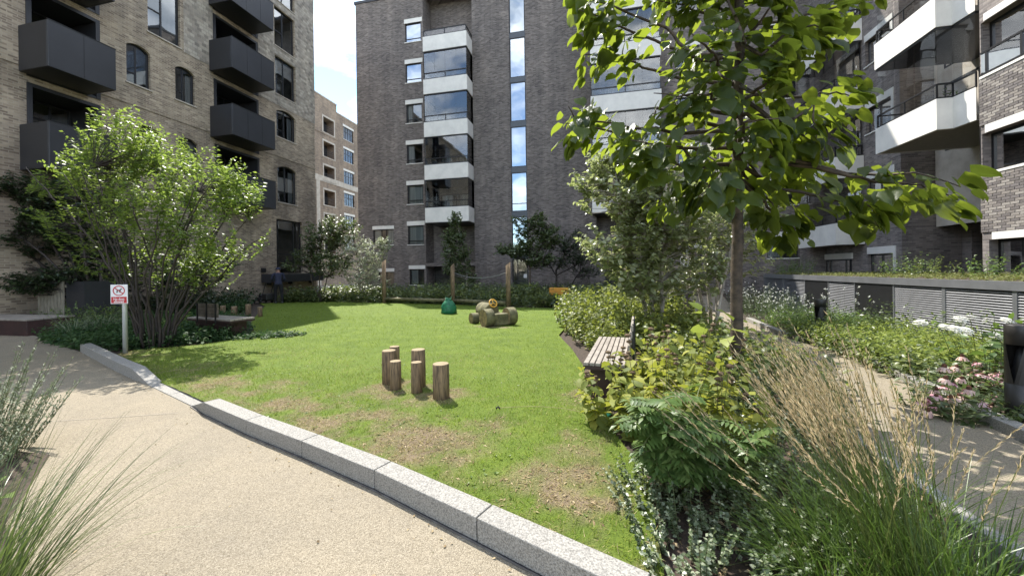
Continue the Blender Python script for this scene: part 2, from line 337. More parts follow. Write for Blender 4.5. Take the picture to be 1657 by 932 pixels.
# ------------------------------------------------------------------ ground surfaces
def ground_mats():
    # resin bound gravel
    m, n, o = newmat('resin_gravel'); Lk = n.links.new
    b = nd(n, 'ShaderNodeBsdfPrincipled', Roughness=0.85); b.inputs['Specular IOR Level'].default_value = 0.3
    t = nd(n, 'ShaderNodeTexCoord')
    vo = nd(n, 'ShaderNodeTexVoronoi', Scale=200.0); Lk(t.outputs['Object'], vo.inputs['Vector'])
    r = nd(n, 'ShaderNodeValToRGB'); e = r.color_ramp.elements
    e[0].position = 0.0; e[0].color = (0.16,0.134,0.096,1); e[1].position = 1.0; e[1].color = (0.40,0.352,0.27,1)
    x = e.new(0.3); x.color = (0.255,0.218,0.16,1); x = e.new(0.7); x.color = (0.30,0.258,0.19,1)
    sx = nd(n, 'ShaderNodeSeparateXYZ'); Lk(vo.outputs['Color'], sx.inputs[0]); Lk(sx.outputs[0], r.inputs[0])
    nz = nd(n, 'ShaderNodeTexNoise', Scale=0.65, Detail=9, Roughness=0.7); Lk(t.outputs['Object'], nz.inputs['Vector'])
    r2 = nd(n, 'ShaderNodeValToRGB'); r2.color_ramp.elements[0].position = 0.32; r2.color_ramp.elements[1].position = 0.68
    r2.color_ramp.elements[0].color = (0.74,0.74,0.75,1); r2.color_ramp.elements[1].color = (1.0,0.985,0.95,1); Lk(nz.outputs['Fac'], r2.inputs[0])
    mm = nd(n, 'ShaderNodeMixRGB', _blend_type='MULTIPLY'); mm.inputs[0].default_value = 1; Lk(r.outputs[0], mm.inputs[1]); Lk(r2.outputs[0], mm.inputs[2])
    Lk(mm.outputs[0], b.inputs['Base Color'])
    bp = nd(n, 'ShaderNodeBump', Strength=0.6, Distance=0.006, _invert=True); Lk(vo.outputs['Distance'], bp.inputs['Height']); Lk(bp.outputs[0], b.inputs['Normal'])
    Lk(b.outputs[0], o.inputs[0]); M['gravel'] = m
    # lawn: grass over soil, mixed by the mesh attribute 'bare'
    m, n, o = newmat('lawn_turf'); Lk = n.links.new
    b = nd(n, 'ShaderNodeBsdfPrincipled', Roughness=0.8); b.inputs['Specular IOR Level'].default_value = 0.2
    t = nd(n, 'ShaderNodeTexCoord')
    n1 = nd(n, 'ShaderNodeTexNoise', Scale=2.2, Detail=9, Roughness=0.7); Lk(t.outputs['Object'], n1.inputs['Vector'])
    n2 = nd(n, 'ShaderNodeTexNoise', Scale=70, Detail=4, Roughness=0.7); Lk(t.outputs['Object'], n2.inputs['Vector'])
    mf = nd(n, 'ShaderNodeMixRGB'); mf.inputs[0].default_value = 0.55; Lk(n1.outputs['Fac'], mf.inputs[1]); Lk(n2.outputs['Fac'], mf.inputs[2])
    g = nd(n, 'ShaderNodeValToRGB'); e = g.color_ramp.elements
    e[0].position = 0.30; e[0].color = (0.055,0.090,0.012,1); e[1].position = 0.70; e[1].color = (0.20,0.25,0.032,1)
    x = e.new(0.5); x.color = (0.115,0.17,0.022,1); Lk(mf.outputs[0], g.inputs[0])
    s = nd(n, 'ShaderNodeValToRGB'); e = s.color_ramp.elements
    e[0].position = 0.32; e[0].color = (0.085,0.06,0.04,1); e[1].position = 0.68; e[1].color = (0.33,0.255,0.165,1); Lk(mf.outputs[0], s.inputs[0])
    at = nd(n, 'ShaderNodeAttribute', _attribute_name='bare')
    mm = nd(n, 'ShaderNodeMixRGB'); Lk(at.outputs['Fac'], mm.inputs[0]); Lk(g.outputs[0], mm.inputs[1]); Lk(s.outputs[0], mm.inputs[2])
    Lk(mm.outputs[0], b.inputs['Base Color'])
    bp = nd(n, 'ShaderNodeBump', Strength=0.9, Distance=0.03); Lk(n2.outputs['Fac'], bp.inputs['Height']); Lk(bp.outputs[0], b.inputs['Normal'])
    Lk(b.outputs[0], o.inputs[0]); M['lawn'] = m
    M['soil'] = plain('mulch_soil', (0.075,0.052,0.036), (0.026,0.018,0.013), rough=0.95, scale=22, detail=8, bump=1.0, bscale=35)
    M['earth'] = plain('distant_ground', (0.16,0.15,0.12), (0.10,0.10,0.07), rough=0.95, scale=0.4)
ground_mats(); M['edging'] = plain('dull_steel_edging', (.22,.21,.20), (.10,.09,.085), rough=.5, scale=6, metal=.4)
def flat(name, poly, z, mat, kind='structure'):
    mb = MB(); mb.add([Wp(u, v, z) for u, v in poly], [tuple(range(len(poly)))])
    o = mb.build(name, mat); return tag(o, kind=kind)
flat('ground', [(-600,-600),(600,-600),(600,600),(-600,600)], -0.06, M['earth'])
flat('planting_bed', [(-17.6,-9),(13.8,-9),(13.8,25.8),(-17.6,25.8)], 0.0, M['soil'])
KF = [(2.0,0.85),(1.02,1.30),(0.17,1.69),(-0.68,2.04),(-1.55,2.39),(-2.42,2.69),(-3.29,2.97),(-4.23,3.31),(-4.62,3.48),(-5.35,3.75),(-6.08,4.02),(-6.75,4.24),(-7.6,4.55),(-8.5,4.90),(-9.4,5.25),(-10.26,5.58)]
flat('path', [(4.0,-8.9),(4.0,0.3)] + KF + [(-11.6,6.0),(-14.3,6.9),(-17.5,7.3),(-17.5,-8.9)], 0.012, M['gravel'])
flat('side_path', [(2.2,0.4),(2.2,2.9),(2.35,5.0),(2.6,8.0),(2.75,10.5),(3.3,14),(4.0,18),(5.0,22),(6.6,22),(5.6,18),(5.0,15.5),(4.15,12),(3.95,9.3),(4.15,7.8),(3.97,6.21),(3.8,5.4),(3.6,4.47),(3.45,3.6),(3.5,0.4)], 0.016, M['gravel'])
mb = MB()                                                        # saw-cut joint across the path
for a, b in [((-4.55,3.28),(-6.9,2.35)), ((-6.9,2.35),(-8.2,1.95))]:
    d = Vector((b[0]-a[0], b[1]-a[1])).normalized(); nn = Vector((-d.y, d.x))*0.004
    mb.add([Wp(a[0]+nn.x,a[1]+nn.y,0.0165),Wp(a[0]-nn.x,a[1]-nn.y,0.0165),Wp(b[0]-nn.x,b[1]-nn.y,0.0165),Wp(b[0]+nn.x,b[1]+nn.y,0.0165)],[(0,1,2,3)])
tag(mb.build('path_joint', plain('joint_filler', (.34,.31,.26), (.26,.23,.19), rough=.9, scale=30)), kind='structure')

# ------------------------------------------------------------------ kerbs: every stone its own piece
def kerb(name, label, line, hts, width, gap=0.004, side=1):
    """line of front-bottom points on the grid; hts the height at every point; width to the left-hand side of travel"""
    root = thing(name, label, 'kerb', (line[0][0], line[0][1], 0), grid=True)
    for i in range(len(line)-1):
        a, b = Vector(line[i]), Vector(line[i+1]); d = (b-a).normalized()
        def nrm(k):
            k0, k1 = max(k-1,0), min(k+1,len(line)-1)
            t = (Vector(line[k1])-Vector(line[k0])).normalized(); return Vector((-t.y, t.x))*side*width
        na, nb = nrm(i), nrm(i+1)
        a2, b2 = a + d*gap, b - d*gap; h0, h1 = hts[i], hts[i+1]
        mb = MB()
        P = [(a2.x,a2.y),(b2.x,b2.y),(b2.x+nb.x,b2.y+nb.y),(a2.x+na.x,a2.y+na.y)]
        mb.add([(x,y,-0.03) for x,y in P]+[(P[0][0],P[0][1],h0),(P[1][0],P[1][1],h1),(P[2][0],P[2][1],h1),(P[3][0],P[3][1],h0)],
               [(0,3,2,1),(4,5,6,7),(0,1,5,4),(1,2,6,5),(2,3,7,6),(3,0,4,7)])
        mb.build('kerb_stone', M['granite'], root, bevel=0.006, seg=2)
    return root
kh = [0.15]*8 + [0.022,0.022,0.022] + [0.17]*5
kh[7] = 0.145
kerb('granite_kerb', 'pale granite kerb dropping flush in the middle between gravel path and lawn', KF, kh, 0.15, side=-1)
KR = [(3.50,2.6),(3.50,3.5),(3.60,4.47),(3.80,5.40),(3.97,6.21),(4.10,7.0),(4.17,7.8),(4.1,8.6),(3.97,9.3),(4.0,10.4),(4.15,11.9)]
kerb('granite_kerb', 'low pale granite kerb edging the side path beside the pink coneflowers', KR, [0.115]*len(KR), 0.14, side=-1)
KL = [(2.19,0.9),(2.19,1.8),(2.19,2.7),(2.25,3.6),(2.33,4.6),(2.42,5.6),(2.52,6.6),(2.6,7.6)]
kerb('granite_edging', 'narrow pale stone edging where feather grass meets the side path', KL, [0.05]*len(KL), 0.10, side=1)
mb = MB()                                                        # steel edging strip along the foot of the big kerb
for i in range(1, 8):
    a, b = KF[i], KF[i+1]; d = (Vector(b)-Vector(a)).normalized(); nn = Vector((d.y,-d.x))
    nn = nn if nn.dot(Vector((-0.36,-0.93))) > 0 else -nn
    p = [(a[0]+nn.x*k, a[1]+nn.y*k) for k in (0.012,0.019)]; q = [(b[0]+nn.x*k, b[1]+nn.y*k) for k in (0.012,0.019)]
    mb.add([Wp(*p[0],0.0),Wp(*p[1],0.0),Wp(*q[1],0.0),Wp(*q[0],0.0),Wp(*p[0],0.021),Wp(*p[1],0.021),Wp(*q[1],0.021),Wp(*q[0],0.021)],
           [(4,5,6,7),(0,1,5,4),(2,3,7,6),(1,2,6,5),(3,0,4,7)])
tag(mb.build('metal_edging', M['edging']), kind='structure')
mb = MB()                                                        # dark recess between strip and kerb
for i in range(1, 8):
    a, b = KF[i], KF[i+1]; d = (Vector(b)-Vector(a)).normalized(); nn = Vector((d.y,-d.x))
    nn = nn if nn.dot(Vector((-0.36,-0.93))) > 0 else -nn
    mb.add([Wp(a[0],a[1],0.0165),Wp(a[0]+nn.x*.012,a[1]+nn.y*.012,0.0165),Wp(b[0]+nn.x*.012,b[1]+nn.y*.012,0.0165),Wp(b[0],b[1],0.0165)],[(0,1,2,3)])
tag(mb.build('drain_slot', M['metal2']), kind='structure')

# ------------------------------------------------------------------ lawn
LAWN = [(0.30,1.75),(-0.60,2.15),(-1.50,2.50),(-2.4,2.80),(-3.25,3.10),(-4.2,3.42),(-4.62,3.6),(-6.05,4.14),(-6.75,4.36),(-7.6,4.68),(-8.9,5.20),
        (-9.15,5.8),(-8.4,6.5),(-8.2,7.4),(-9.0,8.4),(-10.4,9.6),(-12.0,11.3),(-15.0,14.6),(-16.6,15.8),(-15.4,16.5),(-12.9,17.0),(-9.95,16.6),(-6.2,16.0),(-3.3,15.1),
        (-1.4,14.9),(-0.9,12.5),(-0.75,10.4),(-0.85,8.7),(-0.45,7.2),(-0.2,6.0),(-0.12,4.6),(0.12,3.7),(0.35,2.9),(0.32,2.2)]
def inside(u, v, poly):
    c = False; j = len(poly)-1
    for i in range(len(poly)):
        if (poly[i][1] > v) != (poly[j][1] > v) and u < (poly[j][0]-poly[i][0])*(v-poly[i][1])/(poly[j][1]-poly[i][1])+poly[i][0]: c = not c
        j = i
    return c
BARE = [(-.4,2.25,.9,.22,.45),(-1.3,2.65,.9,.22,.45),(-2.3,3.05,.9,.25,.5),(-3.3,3.45,.9,.3,.55),(-4.4,3.95,.9,.35,.5),(-5.4,4.35,.9,.35,.5),(-6.6,4.7,.9,.3,.45),(-1.2,3.6,1.0,.35,.38),(-1.75,4.35,.30,.22,.85),(-2.2,4.45,.32,.25,.8),(-2.65,4.6,.35,.25,.8),(-2.75,9.75,.6,.3,.6),(-1.62,3.05,0.62,0.42,1.0),(-2.4,3.3,0.8,0.45,0.8),(-0.2,2.55,0.45,0.55,0.95),(-2.2,4.25,0.85,0.40,0.62),(-3.6,3.75,1.2,0.5,0.72),(-4.9,4.2,1.2,0.45,0.62),(-0.15,3.4,0.35,0.6,0.55),(0.2,2.0,0.4,0.4,0.9),(-0.15,4.6,0.3,0.6,0.6),(-8.6,5.4,0.9,0.5,0.6),(-6.6,4.9,1.4,0.5,0.35),(-3.1,9.9,0.9,0.35,0.4)]
def bare(u, v):
    s = 0.0
    for a, b, ra, rb, k in BARE:
        d = ((u-a)/ra)**2 + ((v-b)/rb)**2
        s = max(s, k*math.exp(-d*0.8))
    n = noise.fractal(Vector((u*1.6, v*1.6, 3.1)), 0.8, 2.0, 5)*0.5 + noise.noise(Vector((u*5.5, v*5.5, 1.0)))*0.42 + noise.noise(Vector((u*14, v*14, 5.0)))*0.30
    return max(0.0, min(1.0, (s*0.92 + n*1.05*(s*1.3+0.13) - 0.27)*1.7))
def lawn_z(u, v):
    return 0.035 + 0.018*noise.noise(Vector((u*0.7, v*0.7, 0.3))) + 0.006*noise.noise(Vector((u*4, v*4, 7.0)))
def snap(u, v):
    p = Vector((u,v)); best = None
    for i in range(len(LAWN)):
        a, b = Vector(LAWN[i-1]), Vector(LAWN[i]); t = max(0,min(1,(p-a).dot(b-a)/(b-a).length_squared)); q = a.lerp(b,t)
        if best is None or (q-p).length < best[0]: best = ((q-p).length, q)
    return best[1].x, best[1].y
def build_lawn():
    st = 0.07; us = np.arange(-16.8, 0.6, st); vs = np.arange(1.6, 17.2, st)
    idx = {}; V = []; F = []; B = []
    def vid(i, j):
        k = (i, j)
        if k not in idx:
            u, v = us[i], vs[j]; u, v = (u, v) if inside(u, v, LAWN) else snap(u, v); idx[k] = len(V); V.append(Wp(u, v, lawn_z(u, v))); B.append(bare(u, v))
        return idx[k]
    for i in range(len(us)-1):
        for j in range(len(vs)-1):
            if any(inside(us[i]+a*st, vs[j]+b*st, LAWN) for a in (0,1) for b in (0,1)):
                F.append((vid(i,j), vid(i+1,j), vid(i+1,j+1), vid(i,j+1)))
    me = bpy.data.meshes.new('lawn'); me.from_pydata(V, [], F)
    at = me.attributes.new('bare', 'FLOAT', 'POINT'); at.data.foreach_set('value', B)
    me.polygons.foreach_set('use_smooth', [True]*len(F))
    o = link_mesh('lawn', me, M['lawn']); tag(o, kind='structure')
build_lawn()

# ------------------------------------------------------------------ array meshes for foliage
rng = np.random.default_rng(7)
def unit(a): return a/np.maximum(np.linalg.norm(a, axis=-1, keepdims=True), 1e-9)
def arr_mesh(name, V, F, mats, parent=None, fmat=None, smooth=False):
    """V (n,3) world, F (m,k)"""
    if parent is not None:
        V = V - np.array(parent.matrix_basis.translation)[None] if parent.parent is None else V - np.array(parent.parent.matrix_basis.translation)[None]
    me = bpy.data.meshes.new(name); n = len(V); m, k = F.shape
    me.vertices.add(n); me.vertices.foreach_set('co', V.astype(np.float32).ravel())
    me.loops.add(m*k); me.loops.foreach_set('vertex_index', F.astype(np.int32).ravel())
    me.polygons.add(m); me.polygons.foreach_set('loop_start', (np.arange(m)*k).astype(np.int32))
    me.polygons.foreach_set('loop_total', np.full(m, k, np.int32))
    if fmat is not None: me.polygons.foreach_set('material_index', fmat.astype(np.int32))
    if smooth: me.polygons.foreach_set('use_smooth', np.ones(m, bool))
    me.update(calc_edges=True)
    return link_mesh(name, me, mats, parent)
LEAF = (np.array([(0,0,0),(0,.5,-.03),(0,1,-.10),(-.27,.42,.06),(.27,.42,.06)]), np.array([(0,4,1),(4,2,1),(0,1,3),(1,2,3)]))
LONGLEAF = (np.array([(0,0,0),(0,.5,.0),(0,1,-.16),(-.13,.45,.03),(.13,.45,.03)]), np.array([(0,4,1),(4,2,1),(0,1,3),(1,2,3)]))
BROAD = (np.array([(0,0,0),(0,.35,-.02),(0,.7,-.06),(0,1,-.2),(-.30,.28,.07),(.30,.28,.07),(-.27,.62,.02),(.27,.62,.02)]),
         np.array([(0,5,1),(1,5,7),(1,7,2),(2,7,3),(0,1,4),(1,6,4),(1,2,6),(2,3,6)]))
NEEDLE = (np.array([(-.05,0,0),(.05,0,0),(0,1,-.05)]), np.array([(0,1,2)]))
# heart leaf (large): rows along the midrib
def heart():
    rows = [(0.06,0.0,-.0),(0.0,.17,.33),(0.14,.30,.44),(.34,.36,.42),(.56,.32,.30),(.78,.2,.12)]
    V = [(0,0,0)]; mid = []; lf = []; rt = []
    ys = [.10,.28,.48,.68,.86]; ws = [.36,.45,.40,.27,.11]; yo = [-.10,.02,.06,.06,.05]
    V = [(0,0,0)]
    for y, w, o in zip(ys, ws, yo):
        zz = -.22*y*y
        V += [(0,y,zz-.035),(-w,y+o,zz+.05-.10*w),(w,y+o,zz+.05-.10*w),(-w*.52,y+o*.5,zz+.035),(w*.52,y+o*.5,zz+.035)]
    V.append((0,1.02,-.27)); t = len(V)-1; F = []
    b = lambda r, k: 1+r*5+k
    F += [(0,b(0,4),b(0,0)),(0,b(0,2),b(0,4)),(0,b(0,0),b(0,3)),(0,b(0,3),b(0,1))]
    for r in range(4):
        for c, d in ((0,4),(4,2)):
            F += [(b(r,c),b(r,d),b(r+1,d)),(b(r,c),b(r+1,d),b(r+1,c))]
        for c, d in ((3,0),(1,3)):
            F += [(b(r,c),b(r,d),b(r+1,d)),(b(r,c),b(r+1,d),b(r+1,c))]
    F += [(b(4,0),b(4,4),t),(b(4,4),b(4,2),t),(b(4,3),b(4,0),t),(b(4,1),b(4,3),t)]
    return np.array(V), np.array(F)
HEART = heart()
def leaves(C, D, N, S, T, wid=1.0):
    """copies of template T at C, axis D, normal N, size S -> V, F"""
    C = np.asarray(C); D = unit(np.asarray(D)); N = np.asarray(N); S = np.asarray(S)
    Z = unit(N - (N*D).sum(1, keepdims=True)*D); X = np.cross(D, Z); tv, tf = T
    V = C[:,None,:] + S[:,None,None]*(tv[None,:,0:1]*wid*X[:,None,:] + tv[None,:,1:2]*D[:,None,:] + tv[None,:,2:3]*Z[:,None,:])
    F = tf[None] + (np.arange(len(C))*len(tv))[:,None,None]
    return V.reshape(-1,3), F.reshape(-1, tf.shape[1])
def rnd_dir(n, zlo=-1.0, zhi=1.0):
    z = rng.uniform(zlo, zhi, n); a = rng.uniform(0, 2*np.pi, n); r = np.sqrt(1-z*z)
    return np.stack([r*np.cos(a), r*np.sin(a), z], 1)
def twig_leaves(P0, P1, n, size, T=LEAF, droop=0.25, side=0.9, along=0.5, svar=0.3, jit=0.35, start=0.15, up=1.0, wid=1.0):
    """n leaves along every twig P0->P1"""
    k = len(P0); t = np.linspace(start, 1.0, n)[None,:] + rng.uniform(-.04,.04,(k,n))
    A = P0[:,None,:] + (P1-P0)[:,None,:]*t[...,None]
    d = unit(P1-P0)[:,None,:].repeat(n, 1)
    rv = unit(np.cross(d, np.array([0.05,0.02,1.0])[None,None])); sg = np.where(np.arange(n)%2==0, 1, -1)[None,:,None]
    D = d*along + rv*sg*side*(1-0.6*(t[...,None]>.95)) + np.array([0,0,-droop])[None,None] + rng.normal(0,jit,(k,n,3))
    N = np.array([0,0,up])[None,None] + d*0.2 + rng.normal(0,.45,(k,n,3))
    S = size*(1+rng.uniform(-svar,svar,(k,n)))*(1.05-0.35*t)
    return leaves(A.reshape(-1,3), D.reshape(-1,3), N.reshape(-1,3), S.reshape(-1), T, wid)
def join(parts):
    V = []; F = []; n = 0
    for v, f in parts: V.append(v); F.append(f+n); n += len(v)
    return np.concatenate(V), np.concatenate(F)
def blades(B, az, lean, bend, length, width, k=5, tip=0.15, twist=None):
    """curved strips of k quads as triangles: B (n,3) base, az heading, lean from vertical, bend added to the tip"""
    n = len(B); s = np.linspace(0,1,k+1); th = lean[:,None] + bend[:,None]*s[None]**1.5
    ds = (length/k)[:,None]
    h = np.concatenate([np.zeros((n,1)), np.cumsum(np.sin((th[:,1:]+th[:,:-1])/2)*ds,1)],1)
    z = np.concatenate([np.zeros((n,1)), np.cumsum(np.cos((th[:,1:]+th[:,:-1])/2)*ds,1)],1)
    hd = np.stack([np.cos(az), np.sin(az), np.zeros(n)],1); wa = az + np.pi/2 + (twist if twist is not None else rng.uniform(-.9,.9,n))
    wd = np.stack([np.cos(wa), np.sin(wa), np.zeros(n)],1)
    P = B[:,None,:] + hd[:,None,:]*h[...,None] + np.array([0,0,1])[None,None]*z[...,None]
    w = width[:,None]*(1-(1-tip)*s[None]**1.6)*0.5
    V = np.stack([P - wd[:,None,:]*w[...,None], P + wd[:,None,:]*w[...,None]], 2).reshape(n,-1,3)
    q = []
    for i in range(k): q += [(2*i,2*i+1,2*i+3),(2*i,2*i+3,2*i+2)]
    F = np.array(q)[None] + (np.arange(n)*(2*k+2))[:,None,None]
    return V.reshape(-1,3), F.reshape(-1,3), P
# ------------------------------------------------------------------ building helpers
def wall_cells(mb, pl, a0, a1, z0, z1, holes, depth, m=0, rm=None):
    """flat wall with openings (a0,a1,z0,z1[,rise,[depth]]) and their reveals"""
    A = sorted({a0, a1, *[h[0] for h in holes], *[h[1] for h in holes]}); Z = sorted({z0, z1, *[h[2] for h in holes], *[h[3] for h in holes]})
    A = [x for x in A if a0 <= x <= a1]; Z = [x for x in Z if z0 <= x <= z1]
    for i in range(len(A)-1):
        # merge runs up the wall
        run = None
        for j in range(len(Z)-1):
            ca, cz = (A[i]+A[i+1])/2, (Z[j]+Z[j+1])/2
            solid = not any(h[0] < ca < h[1] and h[2] < cz < h[3] for h in holes)
            if solid and run is None: run = Z[j]
            if (not solid) and run is not None:
                mb.quad(P3(pl,A[i],0,run),P3(pl,A[i+1],0,run),P3(pl,A[i+1],0,Z[j]),P3(pl,A[i],0,Z[j]), m=m); run = None
        if run is not None:
            mb.quad(P3(pl,A[i],0,run),P3(pl,A[i+1],0,run),P3(pl,A[i+1],0,Z[-1]),P3(pl,A[i],0,Z[-1]), m=m)
    r = m if rm is None else rm
    for h in holes:
        b0, b1, y0, y1 = h[:4]; rise = h[4] if len(h) > 4 else 0; d = h[5] if len(h) > 5 else depth
        mb.quad(P3(pl,b0,0,y0),P3(pl,b0,d,y0),P3(pl,b0,d,y1-rise),P3(pl,b0,0,y1-rise),m=r); mb.quad(P3(pl,b1,0,y0),P3(pl,b1,d,y0),P3(pl,b1,d,y1-rise),P3(pl,b1,0,y1-rise),m=r)
        mb.quad(P3(pl,b0,0,y0),P3(pl,b1,0,y0),P3(pl,b1,d,y0),P3(pl,b0,d,y0),m=r)
        if not rise: mb.quad(P3(pl,b0,0,y1),P3(pl,b1,0,y1),P3(pl,b1,d,y1),P3(pl,b0,d,y1),m=r)
        else:
            pts = arc(b0, b1, y1, rise)
            for (x0,q0),(x1,q1) in zip(pts[:-1],pts[1:]):
                mb.quad(P3(pl,x0,0,q0),P3(pl,x1,0,q1),P3(pl,x1,0,y1),P3(pl,x0,0,y1),m=m) if max(q0,q1) < y1-1e-6 or True else None
                mb.quad(P3(pl,x0,0,q0),P3(pl,x1,0,q1),P3(pl,x1,d,q1),P3(pl,x0,d,q0),m=r)
def arc(a0, a1, top, rise, n=10):
    c = (a0+a1)/2; w = (a1-a0)/2; R = (w*w+rise*rise)/(2*rise)
    return [(c+w*(2*i/n-1), top-R+math.sqrt(max(R*R-(w*(2*i/n-1))**2,0))) for i in range(n+1)]
def window(root, pl, a0, a1, z0, z1, depth=0.12, mull=(0.5,), trans=(), rise=0, sill=True, lintel=None, curtain=(), frame='metal2', gl='glass', fw=0.06, roomd=1.6, sillmat='white', bars=0.05):
    """window > pane, sill, lintel, curtain, room"""
    e = 0.002; a0 += e; a1 -= e; z0 += e; z1 -= e
    mb = MB(); D0, D1 = depth, depth+0.07
    mb.pbox(pl,a0,a0+fw,D0,D1,z0,z1-rise); mb.pbox(pl,a1-fw,a1,D0,D1,z0,z1-rise); mb.pbox(pl,a0+fw,a1-fw,D0,D1,z0,z0+fw)
    if not rise: mb.pbox(pl,a0+fw,a1-fw,D0,D1,z1-fw,z1)
    else:
        pts = arc(a0, a1, z1, rise)
        for (x0,q0),(x1,q1) in zip(pts[:-1],pts[1:]):
            v = [P3(pl,x0,D0,q0),P3(pl,x1,D0,q1),P3(pl,x1,D0,q1-fw),P3(pl,x0,D0,q0-fw)]; w = [P3(pl,x0,D1,q0),P3(pl,x1,D1,q1),P3(pl,x1,D1,q1-fw),P3(pl,x0,D1,q0-fw)]
            mb.add(v+w, [(0,1,2,3),(2,3,7,6),(0,1,5,4)])
    for f in mull:
        x = a0+(a1-a0)*f; mb.pbox(pl,x-bars/2,x+bars/2,D0+.004,D1-.004,z0+fw,z1-fw-rise*.15)
    for (f0,f1,h) in trans:
        z = z0+(z1-z0)*h; mb.pbox(pl,a0+(a1-a0)*f0+fw*.6,a0+(a1-a0)*f1-fw*.6,D0+.008,D1-.008,z-bars/2,z+bars/2)
    w = mb.build('window', M[frame], root)
    mb = MB()
    if rise:
        pts = [(a0+fw*.5, z0+fw*.5), (a1-fw*.5, z0+fw*.5)] + [(x, q-fw*.5) for x,q in reversed(arc(a0+fw*.5,a1-fw*.5,z1,rise))]
        mb.add([P3(pl,x,D0+.035,q) for x,q in pts], [tuple(range(len(pts)))])
    else: mb.quad(*[P3(pl,x,D0+.035,q) for x,q in ((a0+fw*.5,z0+fw*.5),(a1-fw*.5,z0+fw*.5),(a1-fw*.5,z1-fw*.5),(a0+fw*.5,z1-fw*.5))])
    mb.build('pane', M[gl], w)
    mb = MB(); r0, r1 = D1+.02, D1+roomd
    c = lambda x, d, z: P3(pl,x,d,z)
    mb.quad(c(a0,r1,z0),c(a1,r1,z0),c(a1,r1,z1),c(a0,r1,z1)); mb.quad(c(a0,r0,z0),c(a0,r1,z0),c(a0,r1,z1),c(a0,r0,z1)); mb.quad(c(a1,r0,z0),c(a1,r1,z0),c(a1,r1,z1),c(a1,r0,z1))
    mb.quad(c(a0,r0,z0),c(a1,r0,z0),c(a1,r1,z0),c(a0,r1,z0)); mb.quad(c(a0,r0,z1),c(a1,r0,z1),c(a1,r1,z1),c(a0,r1,z1))
    mb.build('interior', M['room'], w)
    for f0, f1 in curtain:
        mb = MB(); n = max(4, int((f1-f0)*(a1-a0)/0.05)); V = []
        for i in range(n+1):
            x = a0+(a1-a0)*(f0+(f1-f0)*i/n); d = D1+.10+(.025 if i%2 else -.01)
            V += [c(x,d,z0+.02),c(x,d,z1-rise-.02)]
        mb.add(V, [(2*i,2*i+2,2*i+3,2*i+1) for i in range(n)]); mb.build('curtain', M['curtain'], w)
    if sill: mb = MB(); mb.pbox(pl,a0-.05,a1+.05,-.05,depth-.003,z0-.055,z0-.004); mb.build('sill', M[sillmat], w)
    if lintel:
        mb = MB(); mb.pbox(pl,a0-lintel[0],a1+lintel[1],-.02,depth,z1+.004,z1+lintel[2]); mb.build('lintel', M['white'], w)
    return w

# ------------------------------------------------------------------ buff brick apartment block on the left
PLL = ('u', -17.7, -1)
ORGL = (-17.7, 14.0, 0)
bl = thing('apartment_block', 'buff brick apartment block with charcoal box balconies and arched windows', 'building', ORGL, grid=True)
LV = [4.93, 8.05, 11.17, 14.29]
holes = []; RIS = 0.16
stk = [(8.45, 10.26), (14.55, 16.95)]
BAL = [(a0,a1,z) for a0,a1 in stk for z in LV ]
for a0, a1, z in BAL: holes.append((a0, a1, z, z+2.87, 0, 1.5))
arch = [(11.09,11.9,9.10,10.72,RIS),(12.84,13.66,9.18,10.72,RIS),(11.4,12.2,5.95,7.62,RIS),(12.95,13.75,5.95,7.62,RIS),(18.16,19.56,9.40,11.05,.2),(18.18,19.58,5.65,7.80,.2),(5.6,6.5,9.1,10.7,RIS),(4.2,5.6,5.7,7.7,.2)]
rect = [(11.83,13.06,11.5,14.0),(18.10,19.56,14.60,16.85),(18.12,19.58,11.85,14.02),(5.2,6.6,11.6,13.9),(18.10,19.56,17.3,19.0)]
big = (18.05, 20.0, 1.54, 4.66)
for h in arch: holes.append(h + (0.16,))
for h in rect: holes.append(h + (0, 0.16))
holes.append(big + (0, 0.2))
STEP, ZL = 16.97, 17.3          # near roof, out of view, stepped lower so the sun reaches the bench
mb = MB(); wall_cells(mb, PLL, -12.0, STEP, -0.1, ZL, [h for h in holes if h[0] < STEP], 0.16); wall_cells(mb, PLL, STEP, 21.17, -0.1, 19.3, [h for h in holes if h[0] > STEP], 0.16)
mb.quad((-17.7,STEP,ZL),(-30,STEP,ZL),(-30,STEP,19.3),(-17.7,STEP,19.3))
mb.quad((-17.7,21.17,-.1),(-30,21.17,-.1),(-30,21.17,19.3),(-17.7,21.17,19.3)); mb.quad((-17.7,-12,-.1),(-30,-12,-.1),(-30,-12,ZL),(-17.7,-12,ZL))
mb.quad((-30,-12,-.1),(-30,STEP,-.1),(-30,STEP,ZL),(-30,-12,ZL)); mb.quad((-30,STEP,-.1),(-30,21.17,-.1),(-30,21.17,19.3),(-30,STEP,19.3))
wl = mb.build('wall', M['buff'], bl)
mb = MB(); mb.box(-30.1,-17.62,STEP-.08,21.25,19.303,19.45); mb.build('roof', M['farstone'], bl); mb = MB(); mb.box(-30.1,-17.62,-12.1,STEP-.01,ZL+.003,ZL+.2); mb.build('roof', M['farstone'], bl)
mb = MB(); mb.pbox(PLL,-12.0,8.44,-.03,0.0,8.24,8.31); mb.pbox(PLL,10.27,14.54,-.03,0.0,8.24,8.31); mb.pbox(PLL,16.96,18.15,-.03,0.0,8.24,8.31); mb.pbox(PLL,18.2,21.19,-.03,0,8.24,8.31); mb.build('string_course', M['buff'], bl)
